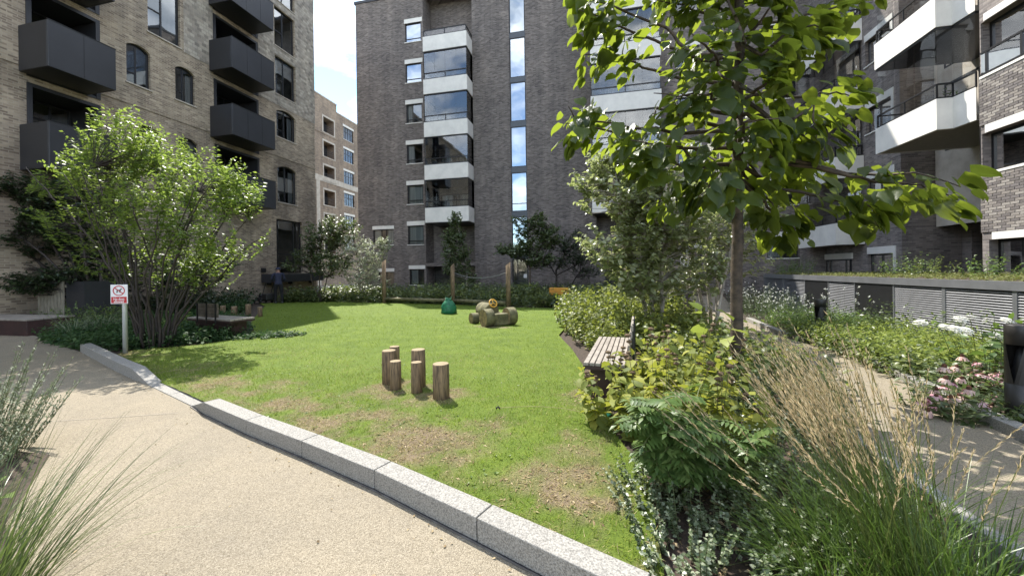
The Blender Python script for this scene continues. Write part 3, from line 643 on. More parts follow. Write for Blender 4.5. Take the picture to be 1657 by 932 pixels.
# projecting-header panel of the upper right bay, around the windows
mb = MB(); ph = [(18.05,19.62,14.53,16.9),(18.07,19.63,11.78,14.08),(18.05,19.62,17.23,19.05)]
wall_cells(mb, ('u',-17.682,-1), 16.99, 21.19, 11.2, 19.29, ph, 0.016)
mb.quad((-17.682,21.19,11.2),(-17.9,21.19,11.2),(-17.9,21.19,19.29),(-17.682,21.19,19.29))
mb.build('header_brick_panel', M['buffrelief'], bl)
mb = MB(); wall_cells(mb, ('u',-17.684,-1), 13.2, 14.52, 11.4, 17.25, [], 0.016); mb.build('header_brick_panel', M['buffrelief'], bl)
for h in arch: window(bl, PLL, *h[:4], depth=.10, mull=(.45,), trans=((.0,.45,.28),), rise=h[4], gl='semi', frame='metal2', curtain=((.72,.98),) if h[0] > 12 else (), sillmat='farstone')
for k, h in enumerate(rect): window(bl, PLL, *h[:4], depth=.10, mull=(.45,), trans=((.0,.45,.42),), gl='semi', frame='metal2', sillmat='farstone')
window(bl, PLL, *big, depth=.14, mull=(.12,.72), trans=((.0,1,.36),(.12,.72,.22)), frame='metal2', sill=False, curtain=())
for a0, a1, z in BAL:
    b0, b1 = (8.25, 9.94) if a0 < 10 else (14.30, 16.68)
    if True:
        # lining and recessed glazed doors
        mb = MB(); t = 0.10
        mb.pbox(PLL,a0-.02,a0+t,-.035,1.48,z-.06,z+2.85); mb.pbox(PLL,a1-t,a1+.02,-.03,1.48,z-.06,z+2.85); mb.pbox(PLL,a0+t,a1-t,-.03,1.48,z+2.74,z+2.85); mb.pbox(PLL,a0+t,a1-t,-.02,1.48,z-.06,z+.03)
        mb.build('balcony_surround', M['metal'], bl)
        window(bl, ('u',-18.95,-1), a0+t+.003, a1-t-.003, z+.034, z+2.735, depth=.02, mull=(.33,.66), trans=((0,1,.78),), frame='metal', sill=False)
        mb = MB(); w = .05; U0, U1 = -17.66, -16.35; zb, zt = z-.02, z+1.42   # steel box balcony
        mb.box(U1-w,U1,b0,b1,zb,zt); mb.box(U0,U1-w-.001,b0,b0+w,zb,zt-.002); mb.box(U0,U1-w-.001,b1-w,b1,zb,zt-.002); mb.box(U0,U1-w-.001,b0+w+.001,b1-w-.001,zb,zb+.14)
        bb = mb.build('balcony', M['metal'], bl, bevel=.008)
        mb = MB(); n = 3 if a0 > 10 else 2                                     # folded panel joints stand just proud
        for q in range(1, n): y = b0+(b1-b0)*q/n; mb.box(U1+.001,U1+.006,y-.006,y+.006,zb+.02,zt-.02)
        mb.box(U1-w*.9,U1+.012,b0-.01,b1+.01,zt+.001,zt+.02); mb.build('coping', M['metal2'], bb)
mb = MB(); mb.box(-17.69,-17.62,16.98,17.25,1.62,1.85); mb.build('wall_box', M['metal2'], bl)
pl_ = thing('wall_planter', 'long charcoal steel ledge along the buff brick wall behind the gardener', 'planter', (-17.3,18.9,0), grid=True)
mb = MB(); mb.box(-17.66,-16.95,16.98,20.9,1.06,1.12); mb.box(-17.66,-17.58,16.98,20.9,1.121,1.52); mb.box(-17.02,-16.95,16.98,20.9,1.121,1.52); mb.box(-17.579,-17.021,16.98,17.05,1.121,1.52); mb.box(-17.579,-17.021,20.83,20.9,1.121,1.52)
mb.build('trough', M['metal'], pl_, bevel=.006)
mb = MB(); mb.box(-17.57,-17.03,17.06,20.82,1.35,1.44); mb.build('soil', M['soil'], pl_)
for y in (17.3,18.8,20.4): mb = MB(); mb.box(-17.66,-17.4,y,y+.05,.92,1.058); mb.build('bracket', M['metal2'], pl_)

# ------------------------------------------------------------------ far brown block seen through the gap
bf = thing('distant_block', 'brown brick block seen through the gap between the two nearer buildings', 'building', (-33,44,0), grid=True)
PF = ('u', -33.0, -1); hs = []
lefts = [(40.95,42.95,19.2-3.05*k,21.1-3.05*k) for k in range(6)]; rights = [(44.85,46.95,19.6-3.0*k,21.3-3.0*k) for k in range(6)]
mb = MB(); wall_cells(mb, PF, 36, 43.5, -.1, 23.5, [h+(0,1.2) for h in lefts], .2); wall_cells(mb, PF, 43.5, 54, -.1, 22.5, [h+(0,.15) for h in rights], .2)
mb.quad((-33,43.5,22.5),(-45,43.5,22.5),(-45,43.5,23.5),(-33,43.5,23.5)); mb.quad((-33,36,-.1),(-45,36,-.1),(-45,36,23.5),(-33,36,23.5)); mb.quad((-33,54,-.1),(-45,54,-.1),(-45,54,22.5),(-33,54,22.5))
mb.build('wall', M['far'], bf)
mb = MB(); mb.box(-45,-32.95,35.9,43.55,23.503,23.65); mb.box(-45,-32.95,43.56,54.1,22.503,22.65); mb.build('roof', M['farstone'], bf)
mb = MB(); mb.pbox(PF,36,54,-.05,0,12.9,13.6); mb.pbox(PF,39.6,40.2,-.05,0,-.1,12.89); mb.build('stone_band', M['farstone'], bf)
mb = MB(); mb.pbox(PF,36,43.5,-.06,0,18.9-.03,19.02); mb.build('string_course', M['far'], bf)
for h in rights: window(bf, PF, *h, depth=.08, mull=(.25,.5,.75), trans=((0,1,.62),), sill=True, lintel=(.12,.12,.28), bars=.07)
for h in lefts:
    mb = MB(); a0,a1,z0,z1 = h
    mb.pbox(PF,a0-.18,a0,-.03,.0,z0,z1); mb.pbox(PF,a1,a1+.18,-.03,0,z0,z1); mb.pbox(PF,a0-.18,a1+.18,-.03,0,z1+.001,z1+.22); mb.pbox(PF,a0-.18,a1+.18,-.05,0,z0-.12,z0-.001)
    lo = mb.build('loggia', M['farstone'], bf)
    mb = MB(); mb.pbox(PF,a0,a1,1.1,1.19,z0+.002,z1-.002); mb.build('back_panel', M['metal'], lo)
    mb = MB(); [mb.pbox(PF,a0+.02,a1-.02,.08,.11,z0+q,z0+q+.03) for q in (.35,.65,.9)]; mb.build('railing', M['metal2'], lo)

# ------------------------------------------------------------------ central dark brick building
bc = thing('brick_building', 'tall dark brick building beyond the lawn with white balconies and a blue stair window strip', 'building', (-8,25.9,0), grid=True)
PC = ('v', 25.9, 1); PK = ('v', 27.3, 1); PR = ('v', 24.4, 1)
sills = [3.55+3.02*k for k in range(6)]
wh = [(-13.70,-12.42,s,s+1.42) for s in sills]
hC = [h+(0,.14) for h in wh] + [(-12.25,-8.45,2.15,22.15,0,1.4),(-16.60,-14.88,3.60,4.78,0,.14),(-13.6,-12.42,.55,1.72,0,.14),(-16.2,-14.9,.45,1.55,0,.14),(-12.25,-8.45,.05,1.9,0,1.4),(-5.72,-4.58,.05,22.0,0,.18)]
mb = MB(); wall_cells(mb, PC, -17.85, -0.36, -.1, 22.2, hC, .14)
# wall right of the step, towards the wing
hR = [(9.68,11.25,2.02+3.03*k,3.24+3.03*k,0,.14) for k in range(6)] + [(4.95,6.2,2.02+3.03*k-.55,3.24+3.03*k-.55,0,.14) for k in range(6)] + [(.1,3.9,2.15,19.7,0,1.2),(.6,3.6,.2,1.95,0,.5)]
wall_cells(mb, PR, -0.36, 13.6, -.1, 22.2, hR, .14)
mb.quad((-.36,24.4,-.1),(-.36,25.9,-.1),(-.36,25.9,22.2),(-.36,24.4,22.2))
mb.quad((-17.85,25.9,-.1),(-17.85,38,-.1),(-17.85,38,22.2),(-17.85,25.9,22.2)); mb.quad((-17.85,38,-.1),(13.6,38,-.1),(13.6,38,22.2),(-17.85,38,22.2))
# back walls of the two balcony recesses
bk = [(-11.6,-9.1,4.97+3.02*k+.25,4.97+3.02*k+2.45,0,.1) for k in range(5)]
wall_cells(mb, PK, -12.25, -8.45, -.1, 22.2, bk, .1)
bk2 = [(.5,3.4,4.97+3.02*k+.25,4.97+3.02*k+2.45,0,.1) for k in range(5)]
wall_cells(mb, ('v',25.6,1), .1, 3.9, -.1, 22.2, bk2, .1)
mb.build('wall', M['dark'], bc)
mb = MB(); mb.box(-17.95,13.7,25.85,38.1,22.203,22.4); mb.box(-.4,13.7,24.32,25.849,22.203,22.4); mb.build('roof', M['metal'], bc)
cur = [((.05,.95),),((.05,.9),),((.05,.4),),((.05,.3),),(),()]
for k, h in enumerate(wh): window(bc, PC, *h, depth=.08, mull=(), trans=((0,1,.2),), lintel=(.06,.10,.32), curtain=cur[k], gl='glass' if k < 2 else ('semi' if k < 4 else 'coated'))
window(bc, PC, -16.60,-14.88,3.60,4.78, depth=.08, mull=(.4,.62), lintel=(.05,.05,.26), curtain=((.02,.3),(.66,.98)))
window(bc, PC, -13.6,-12.42,.55,1.72, depth=.08, mull=(.62,), lintel=(.06,.10,.28), curtain=((.05,.5),))
window(bc, PC, -16.2,-14.9,.45,1.55, depth=.08, mull=(.5,), lintel=(.05,.05,.26))
window(bc, ('v',27.25,1), -12.2,-8.5,.06,1.89, depth=.01, mull=(.3,.62), sill=False)
for h in bk: window(bc, PK, *h[:4], depth=.04, mull=(.5,), sill=False, curtain=((.05,.35),(.6,.9)))
for h in bk2: window(bc, ('v',25.6,1), *h[:4], depth=.04, mull=(.5,), sill=False, curtain=((.1,.4),))
for h in hR[:12]: window(bc, PR, *h[:4], depth=.08, mull=(.5,), lintel=(.06,.06,.28), curtain=((.05,.45),) if h[0] > 8 else ())
window(bc, ('v',24.85,1), .6,3.6,.2,1.95, depth=.02, mull=(.5,), sill=False)
for k in range(7):                                                # stair strip
    z0, z1 = [(.08,2.35),(2.62,5.26),(5.66,8.38),(8.78,11.6),(11.98,14.72),(15.06,17.84),(18.2,21.9)][k]
    if k == 0:
        w = window(bc, PC, -5.70,-4.60,z0,z1, depth=.06, mull=(.32,), trans=((0,1,.3),), sill=False)
        mb = MB(); mb.pbox(PC,-4.92,-4.70,.03,.057,1.0,1.25); mb.build('notice', M['paper'], w)
    else: window(bc, PC, -5.70,-4.60,z0,z1, depth=.05, mull=(), sill=False, gl='coated', fw=.05, trans=((0,1,.2),) if k == 2 else (), curtain=((.1,.6),) if k in (2,) else ())
for a, b in [(2.355,2.615),(5.265,5.655),(8.385,8.775),(11.605,11.975),(14.725,15.055),(17.845,18.195)]: mb = MB(); mb.pbox(PC,-5.715,-4.585,.04,.17,a,b); mb.build('spandrel', M['bluegrey'], bc)
def white_balcony(root, u0, u1, v0, v1, zb, h, glazed, znext):
    """balcony (white parapet and slab) > soffit, railing, glass_screen"""
    t = .12; mb = MB()
    mb.box(u0,u1,v0,v0+t,zb,zb+h); mb.box(u0,u0+t,v0+t+.001,v1,zb,zb+h-.002); mb.box(u1-t,u1,v0+t+.001,v1,zb,zb+h-.002); mb.box(u0+t+.001,u1-t-.001,v0+t+.001,v1,zb+.002,zb+.2)
    b = mb.build('balcony', M['white'], root, bevel=.01)
    mb = MB(); mb.box(u0+.03,u1-.03,v0+.03,v1-.01,zb-.05,zb-.001); mb.build('soffit', M['metal2'], b)
    mb = MB(); z0 = zb+h+.002; zr = z0+.42; r = .028
    n = 2; xs = [u0+.05+(u1-u0-.1)*i/n for i in range(n+1)]
    for zz in (z0+.012, zr): mb.box(u0+.05,u1-.05,v0+.04,v0+.04+2*r,zz,zz+.05)
    for x in xs: mb.box(x-r,x+r,v0+.042,v0+.038+2*r,z0+.063,zr-.001)
    for zz in (z0+.012, zr):
        for x in (u0+.05, u1-.05-2*r): mb.box(x,x+2*r,v0+.041+2*r,v1-.02,zz,zz+.05)
    mb.build('railing', M['metal2'], b)
    mb = MB(); y = v0+.07
    mb.quad((u0+.06,y,z0+.07),(u1-.06,y,z0+.07),(u1-.06,y,zr),(u0+.06,y,zr)); mb.quad((u1-.08,y,z0+.07),(u1-.08,v1,z0+.07),(u1-.08,v1,zr),(u1-.08,y,zr))
    mb.build('glass_balustrade', M['glassdark'], b)
    if glazed:
        n = 4; zt = znext-.055
        for i in range(n):
            x0 = u0+.05+(u1-u0-.1)*i/n; x1 = u0+.05+(u1-u0-.1)*(i+1)/n-.012
            mb = MB(); mb.box(x0,x1,v0+.10,v0+.112,z0+.01,zt); mb.build('glass_screen', M['glassdark'], b)
        for x in (u1-.072, u0+.06): mb = MB(); mb.box(x,x+.012,v0+.12,v1-.03,z0+.01,zt); mb.build('glass_screen', M['glassdark'], b)
for k in range(5):
    zb = 4.97+3.02*k; white_balcony(bc, -11.72, -8.47, 24.7, 27.28, zb, 1.04, k < 4, zb+3.02)
    white_balcony(bc, -.15, 3.92, 23.5, 25.58, zb, 1.04, k > 0, zb+3.02)
# ------------------------------------------------------------------ dark brick wing on the right
wr = thing('brick_wing', 'dark brick wing on the right with chamfered white balconies above the louvred enclosure', 'building', (11.9,18,0), grid=True)
PA = ('u', 11.9, 1)
lt = [2.35, 5.64, 8.78, 11.78, 14.9]
hA = [(18.42,19.9,z-1.42,z-.32,0,.16) for z in lt]
mb = MB(); wall_cells(mb, PA, 17.99, 20.72, -.1, 22.2, hA, .16)
mb.quad((11.9,20.72,-.1),(11.9,24.38,-.1),(11.9,24.38,22.2),(11.9,20.72,22.2))        # deeper side wall beyond the corner
PS = ('v', 17.99, 1); wall_cells(mb, PS, 11.9, 13.84, -.1, 22.2, [], .1)
mb.quad((13.84,17.99,-.1),(13.84,17.6,-.1),(13.84,17.6,22.2),(13.84,17.99,22.2)); wall_cells(mb, ('v',17.6,1), 13.84, 16, -.1, 22.2, [], .1)
# ground-floor bay in front of the inner corner
PB = ('v', 23.0, 1); hB = [(11.62,13.2,.75,1.75,0,.14),(11.62,13.2,3.9,5.0,0,.14)]
wall_cells(mb, PB, 11.3, 11.89, -.1, 4.9, [], .14)
mb.quad((11.3,23.0,-.1),(11.3,24.39,-.1),(11.3,24.39,4.9),(11.3,23.0,4.9)); mb.quad((11.3,23.0,4.9),(11.89,23.0,4.9),(11.89,24.39,4.9),(11.3,24.39,4.9))
# near block
PN = ('u', 10.62, 1)
hN = [(11.2,13.02,.30,2.20,0,.3),(8.2,10.9,.30,2.20,0,.3),(11.2,13.17,4.07,5.16,0,.3),(8.2,10.9,4.07,5.16,0,.3),(11.2,13.17,6.76,8.25,0,.3),(8.2,10.9,6.76,8.25,0,.3),(11.2,13.17,9.8,11.3,0,.3)]
wall_cells(mb, PN, 2.0, 13.2, -.1, 13.5, hN, .3)
mb.quad((10.62,13.2,-.1),(16,13.2,-.1),(16,13.2,13.5),(10.62,13.2,13.5))
mb.quad((16,13.2,-.1),(16,17.6,-.1),(16,17.6,22.2),(16,13.2,22.2)); mb.quad((10.62,2,-.1),(16,2,-.1),(16,2,13.5),(10.62,2,13.5))
mb.build('wall', M['wing'], wr)
mb = MB(); mb.box(11.8,16.1,13.25,24.3,22.203,22.4); mb.box(10.55,16.1,1.9,13.25,13.503,13.65); mb.build('roof', M['metal'], wr)
# upper floors jut out above the balcony recess
for i, h in enumerate(hA):
    w = window(wr, PA, *h[:4], depth=.12, mull=(.55,), curtain=((.1,.5),) if i % 2 == 0 else ())
    mb = MB(); z = lt[i]; mb.pbox(PA,18.28,19.92,-.03,.11,z-.315,z-.02); mb.pbox(PA,18.28,18.415,-.03,.11,z-1.42,z-.316); mb.build('lintel', M['white'], w)
# two windows of the inner corner, one above the other, seen over the louvres
window(wr, ('u',11.88,-1), 21.3,23.4,.85,1.75, depth=-.06, mull=(.2,.8), lintel=(.1,.1,.28), roomd=.01) if False else None
def wing_window(a0, a1, z0, z1, top, curtains, n, rail=False):
    w = window(wr, PN, a0, a1, z0, z1, depth=.2, mull=tuple((i+1)/n for i in range(n-1)), curtain=curtains, sill=False, fw=.07)
    mb = MB(); mb.pbox(PN,a0-.02,a1+.0,-.05,.19,z0-.07,z0-.003); mb.build('sill', M['white'], w)
    mb = MB(); mb.pbox(PN,a0-.05,a1-.12,-.035,.19,z1+.004,top); mb.build('lintel', M['white'], w)
    if rail:
        mb = MB(); [mb.pbox(PN,a0,a1,-.03,.02,z0+q,z0+q+.05) for q in (.02,.62)]; [mb.pbox(PN,y,y+.05,-.028,.018,z0+.071,z0+.619) for y in np.arange(a0+.02,a1,.88)]; r = mb.build('railing', M['metal2'], w)
        mb = MB(); mb.quad(P3(PN,a0,-.005,z0+.07),P3(PN,a1,-.005,z0+.07),P3(PN,a1,-.005,z0+.62),P3(PN,a0,-.005,z0+.62)); mb.build('glass_balustrade', M['glassdark'], w)
for a0, a1 in ((11.2,13.02),(8.2,10.9)):
    wing_window(a0, a1, .30, 2.20, 2.40, ((.0,.3),(.68,.98)), 3)
    b1 = 13.17 if a0 > 10 else a1
    wing_window(a0, b1, 4.07, 5.16, 5.38, ((.32,.5),), 2)
    wing_window(a0, b1, 6.76, 8.25, 8.45, (), 2, rail=True)
wing_window(11.2, 13.17, 9.8, 11.3, 11.5, (), 2)
# the near block's brickwork between the sills, brick by brick
bm_ = [plain('facing_brick', c, tuple(x*.72 for x in c), rough=.85, scale=14, bump=.5, bscale=60) for c in ((0.21,0.185,0.17),(0.15,0.132,0.125),(0.27,0.24,0.215),(0.18,0.16,0.155),(0.33,0.30,0.27))]
vars_ = []
for q in range(10):
    mb = MB(); L_, H_ = .213, .064
    mb.box(0,.022,-L_,0,0,H_); me = mb.mesh('brick', None, bevel=.004)
    me.materials.append(bm_[q % 5]); vars_.append(me)
half = MB(); half.box(0,.022,-.102,0,0,.064); halfm = half.mesh('brick', None, bevel=.004); halfm.materials.append(bm_[1])
random.seed(4); M['mortar'] = plain('mortar', (.36,.34,.31), (.28,.26,.24), rough=.95, scale=8)
for za, zb_ in ((5.385,6.688),(2.405,3.998)): mbm = MB(); mbm.box(10.598,10.6195,11.75,13.198,za,zb_); mbm.build('mortar_bed', M['mortar'], wr)
M['mortar'].name = 'grey_mortar'
def bricks(v1, v0, z0, z1):
    r = 0; z = z0+.006
    while z+.064 < z1:
        y = v1-.003; first = r % 2 == 1
        while y-.10 > v0:
            me = halfm if first else random.choice(vars_); ln = .102 if first else .213; first = False
            if y-ln < v0-.02: break
            o = bpy.data.objects.new('brick', me); COL.objects.link(o); o.parent = wr
            o.location = (10.584-11.9+random.uniform(-.0025,.0025), y-18, z); y -= ln+.010
        z += .0745; r += 1
bricks(13.2, 11.85, 5.385, 6.688); bricks(13.2, 11.85, 2.405, 3.998)
# chamfered balconies
def cham_balcony(u_f, vn, vf, uB, cE, zb, h, znext, back_u, plants=False):
    """outline: far end -> near corner -> short face -> chamfer back to the wall"""
    P = [(back_u,vf),(u_f,vf),(u_f,vn),(uB,vn),(cE[0],cE[1]),(back_u,cE[1])]
    def off(pts, d):
        c = (sum(p[0] for p in pts)/len(pts), sum(p[1] for p in pts)/len(pts)); o = []
        for i in range(len(pts)):
            p0, p1, p2 = Vector(pts[i-1]), Vector(pts[i]), Vector(pts[(i+1)%len(pts)])
            d1 = (p1-p0).normalized(); d2 = (p2-p1).normalized()
            n1 = Vector((-d1.y,d1.x)); n2 = Vector((-d2.y,d2.x))
            if n1.dot(Vector(c)-p1) < 0: n1, n2 = -n1, -n2
            b = (n1+n2); b = b.normalized()/max(b.normalized().dot(n1),.3); o.append((p1.x+b.x*d, p1.y+b.y*d))
        return o
    Q = off(P, .10); mb = MB(); n = len(P)
    for i in range(4):
        p0,p1,q0,q1 = P[i],P[i+1],Q[i],Q[i+1]
        vs = [(p0[0],p0[1],zb),(p1[0],p1[1],zb),(q1[0],q1[1],zb),(q0[0],q0[1],zb),(p0[0],p0[1],zb+h),(p1[0],p1[1],zb+h),(q1[0],q1[1],zb+h),(q0[0],q0[1],zb+h)]
        mb.add(vs, [(0,1,5,4),(2,3,7,6),(4,5,6,7),(0,3,2,1)])
    b = mb.build('balcony', M['white'], wr)
    mb = MB(); mb.prism(Q, zb+.01, zb+.2); mb.build('soffit', M['soffit'], b)
    if zb > 8: mb = MB(); mb.prism(off(P, .03), zb-.07, zb-.001); mb.build('edge_trim', M['metal2'], b)
    R = off(P, .05); mb = MB()
    for i in range(1,4):
        p, q = Vector(R[i]), Vector(R[i+1]); L_ = (q-p).length; k = max(1, round(L_/1.2))
        for zz in (zb+h+.03, zb+h+.45): mb.tube([(p.x,p.y,zz),(q.x,q.y,zz)], .032, n=4, smooth=False)
        for j in range(k+1):
            s = p.lerp(q, j/k); mb.tube([(s.x,s.y,zb+h+.02),(s.x,s.y,zb+h+.45)], .024, n=4, smooth=False)
    p, q = Vector(R[0]), Vector(R[1]); [mb.tube([(p.x,p.y,zz),(q.x,q.y,zz)], .03, n=4, smooth=False) for zz in (zb+h+.03, zb+h+.45)]
    mb.build('railing', M['metal2'], b)
    for i in range(1,4):
        p, q = Vector(R[i]), Vector(R[i+1]); L_ = (q-p).length; k = max(1, round(L_/.8))
        for j in range(k):
            s, e = p.lerp(q, j/k+.012), p.lerp(q, (j+1)/k-.012); mb = MB()
            mb.quad((s.x,s.y,zb+h+.06),(e.x,e.y,zb+h+.06),(e.x,e.y,znext-.02),(s.x,s.y,znext-.02)); mb.build('glass_screen', M['glassdark'], b)
    if plants:
        C = np.array([(10.5+.06*i,14.15,zb+h+.0+.02*(i%3)) for i in range(9)])
        C = np.array([tuple(Wp(*c)) for c in C]); P1 = C+np.stack([rng.normal(0,.06,9),rng.normal(0,.06,9),rng.uniform(.2,.36,9)],1)
        V,F = twig_leaves(C,P1,7,.16,LONGLEAF); 
        pot = thing('balcony_plant', 'green leafy pot plant behind the glass of the nearest balcony', 'plant', tuple(Wp(10.75,14.3,zb+.2)))
        arr_mesh('foliage', V, F, M['leaf_mid'], pot)
        mb = MB(); mb.lathe((0,0,0),[(.10,0),(.14,.28),(.13,.3)],12); mb.build('pot', M['metal'], pot)
    return b
M['leaf_mid'] = leafmat('mid_green_leaf', ((0.03,0.06,0.012),(0.06,0.11,0.02),(0.10,0.16,0.035)))
for k, zb in enumerate((5.62, 8.72, 11.8)):
    cham_balcony(10.15, 13.95, 16.5, 10.55, (10.9,13.25) if False else (10.60,13.3), zb, .93, zb+3.1, 13.8, plants=(k == 0))
    cham_balcony(10.75, 20.05, 23.3, 11.88, (11.89,20.4), zb-.1, .98, zb+3.0, 11.895)
cham_balcony(10.75, 20.05, 23.3, 11.88, (11.89,20.4), 2.5, .98, 5.5, 11.895)
# recess lining and doors behind the near balconies
mb = MB(); mb.box(13.0,13.06,13.25,17.95,3.0,13.4); mb.build('recess_lining', M['farstone'], wr); mb = MB(); mb.box(10.64,13,13.21,13.26,2.6,5.6); mb.build('recess_lining', M['metal2'], wr)
for zb in (5.82, 8.92): window(wr, ('u',12.98,1), 13.6,17.5,zb,zb+2.5, depth=.0, mull=(.33,.66), sill=False, roomd=.6, curtain=((.05,.28),(.7,.95)))
# windows of the bay, over the louvres
wb = window(wr, ('u',11.86,1), 21.0, 22.9, .95, 1.85, depth=-.02, mull=(.18,.82), sill=False, roomd=.01)
mb = MB(); mb.box(11.80,11.879,20.85,22.99,1.86,2.14); mb.build('lintel', M['white'], wb)
# easel on the first-floor balcony
ez = thing('easel', 'pale wooden easel standing behind the glass of the near balcony', 'easel', (11.4,13.7,5.85), grid=True)
mb = MB(); mb.box(11.36,11.42,13.66,13.70,5.83,8.0); mb.build('mast', M['easel'], ez)
for s in (-1, 1): mb = MB(); mb.tube([(11.39+s*.28,13.6,5.84),(11.39+s*.10,13.64,7.0)], .025, n=4, smooth=False); mb.build('leg', M['easel'], ez)
mb = MB(); mb.box(11.12,11.66,13.60,13.655,6.35,6.43); mb.build('ledge', M['easel'], ez)

# ------------------------------------------------------------------ louvred enclosure
lv = thing('louvred_enclosure', 'low grey louvred enclosure with black doors and a planted roof beside the side path', 'enclosure', (6.6,10,0), grid=True)
sl_mesh = {}
def slat(L_):
    k = round(L_,3)
    if k not in sl_mesh:
        mb = MB(); mb.add([(0.0,0,0.0),(0.030,0,0.030),(0.036,0,0.026),(0.004,0,-0.005),(0.0,-k,0.0),(0.030,-k,0.030),(0.036,-k,0.026),(0.004,-k,-0.005)],
                          [(0,1,5,4),(1,2,6,5),(2,3,7,6),(3,0,4,7),(0,3,2,1),(4,5,6,7)])
        me = mb.mesh('slat'); me.materials.append(M['louvre']); sl_mesh[k] = me
    return sl_mesh[k]
edges = [17.0,15.5,14.0] ; bays = [(5.2,6.45),(6.45,7.70),(7.70,8.98),(8.98,10.26),(11.55,12.72),(13.95,15.4),(15.4,17.0)]
doors = [(10.26,11.55),(12.72,13.95)]
for a, b in bays:
    for q in (a, b-.035): mb = MB(); mb.box(6.6,6.65,q+.0005,q+.0345,.0,1.10); mb.build('post', M['louvre'], lv)
    mb = MB(); mb.box(6.602,6.648,a+.036,b-.036,.0,.04); mb.build('bottom_rail', M['louvre'], lv)
mb = MB(); mb.box(6.58,6.68,5.2,17.0,1.101,1.25); mb.build('fascia', M['louvre'], lv)
for a, b in bays:
    me = slat(b-a-.074)
    for i in range(23):
        o = bpy.data.objects.new('slat', me); COL.objects.link(o); o.parent = lv; o.location = (0.004, b-.037-10, .055+i*.0452)
for a, b in doors:
    mb = MB(); mb.box(6.605,6.64,a+.004,b-.004,.01,1.098); d = mb.build('door', M['metal2'], lv, bevel=.004)
    mb = MB(); mb.box(6.59,6.604,b-.16,b-.12,.5,.66); mb.build('handle', M['metal'], d)
for q in ((6.70,6.76,5.2,17.0,0,1.09),(6.7,10.5,5.16,5.199,0,1.2),(6.7,10.5,17.001,17.05,0,1.2)): mb = MB(); mb.box(*q); mb.build('back_panel', M['metal2'], lv)
mb = MB(); mb.box(6.69,10.55,5.2,17.0,1.12,1.235); mb.build('roof', M['soil'], lv)

# ------------------------------------------------------------------ bollard lights
def bollard(name, label, px, py, h, r):
    p = onground(px, py); t = thing(name, label, 'bollard', p, group='bollard lights by the side path')
    mb = MB(); a = math.radians(200); hz = h*.80
    n = 28; V = []; F = []
    def ring(z, rr): V.extend([(rr*math.cos(2*math.pi*k/n), rr*math.sin(2*math.pi*k/n), z) for k in range(n)])
    mb.lathe((0,0,0), [(r,0),(r,h*.40)], n); mb.lathe((0,0,h*.80), [(r,0),(r,h*.195),(r*.97,h*.2)], n)
    # body with a tapering slot cut out of the side towards the path
    for q in range(8):                                            # the slot narrows downwards
        z0, z1 = h*(.40+.05*q), h*(.45+.05*q); g0, g1 = R_(36*q/8), R_(36*(q+1)/8); m_ = 26; c = R_(192)
        for k in range(m_):
            f0, f1 = k/m_, (k+1)/m_; A = lambda f, g: c+g+(2*math.pi-2*g)*f
            mb.add([(r*math.cos(A(f0,g0)),r*math.sin(A(f0,g0)),z0),(r*math.cos(A(f1,g0)),r*math.sin(A(f1,g0)),z0),(r*math.cos(A(f1,g1)),r*math.sin(A(f1,g1)),z1),(r*math.cos(A(f0,g1)),r*math.sin(A(f0,g1)),z1)],[(0,1,2,3)],smooth=True)
    mb.build('shell', M['bollardm'], t)
    mb = MB(); mb.lathe((0,0,h*.38),[(r*.55,0),(r*.8,h*.02),(r*.22,h*.41)],16); mb.build('reflector', M['metal2'], t)
    mb = MB(); mb.lathe((0,0,-.01),[(r*1.25,0),(r*1.25,.025),(r*1.02,.03)],n); mb.build('base_plate', M['metal2'], t)
M['bollardm'] = plain('bronze_bollard', (0.030,0.028,0.027), (0.024,0.022,0.021), rough=.45)
bollard('bollard_light', 'large dark bollard with a slot, in front of the louvres beside the coneflowers', 1654, 684, .95, .105)
bollard('bollard_light', 'smaller-looking dark bollard farther along, standing in pale flowering herbs', 1328, 543, .80, .105)

# ------------------------------------------------------------------ timber pieces on the lawn
def round_post(name, label, cat, px, py, h, r, group, lean=0):
    p = onground(px, py, .03); t = thing(name, label, cat, p, group)
    mb = MB(); n = 18; k = random.uniform(.96,1.04)
    mb.lathe((0,0,-.1),[(r,0),(r*k,.1+h*.5),(r*.985,.1+h-.012),(r*.94,.1+h-.002)],n); mb.build('shaft', M['timber'], t)
    mb = MB(); mb.lathe((0,0,h-.0035),[(r*.945,0),(r*.93,.004)],n); mb.build('cut_end', M['timberend'], t)
    return t
random.seed(11)
G6 = 'cluster of six timber stepping posts'
round_post('timber_post','thick round timber post nearest the camera, rightmost of the cluster of six','timber post',714,645,.42,.098,G6)
round_post('timber_post','slim front timber post between the rightmost post and the left pair','timber post',674.5,637,.395,.068,G6)
round_post('timber_post','thick timber post directly behind the slim middle post of the cluster','timber post',677.5,627,.50,.09,G6)
round_post('timber_post','slim timber post in front of the left pair of the cluster','timber post',640.5,631,.375,.072,G6)
round_post('timber_post','tall thick timber post at the left edge of the cluster','timber post',630,621,.455,.093,G6)
round_post('timber_post','rearmost timber post of the cluster, half hidden by the left tall post','timber post',639,611,.45,.07,G6)
G5 = 'row of short posts behind the left bench'
for lab,(px,py,h,r) in zip(('short post just behind the backrest of the left bench','taller post second from the bench backrest','broad post behind the middle of the left bench seat','tall narrow post at the far right corner of the left bench','low short post standing alone on the grass right of the left bench'),
    ((352,511,.26,.06),(361,510.5,.36,.085),(379,511,.34,.095),(402,511.5,.42,.085),(421,512.5,.34,.072))):
    round_post('short_post', 'short round timber '+lab if 'post' not in lab[:6] else lab, 'timber post', px, py, h, r, G5)
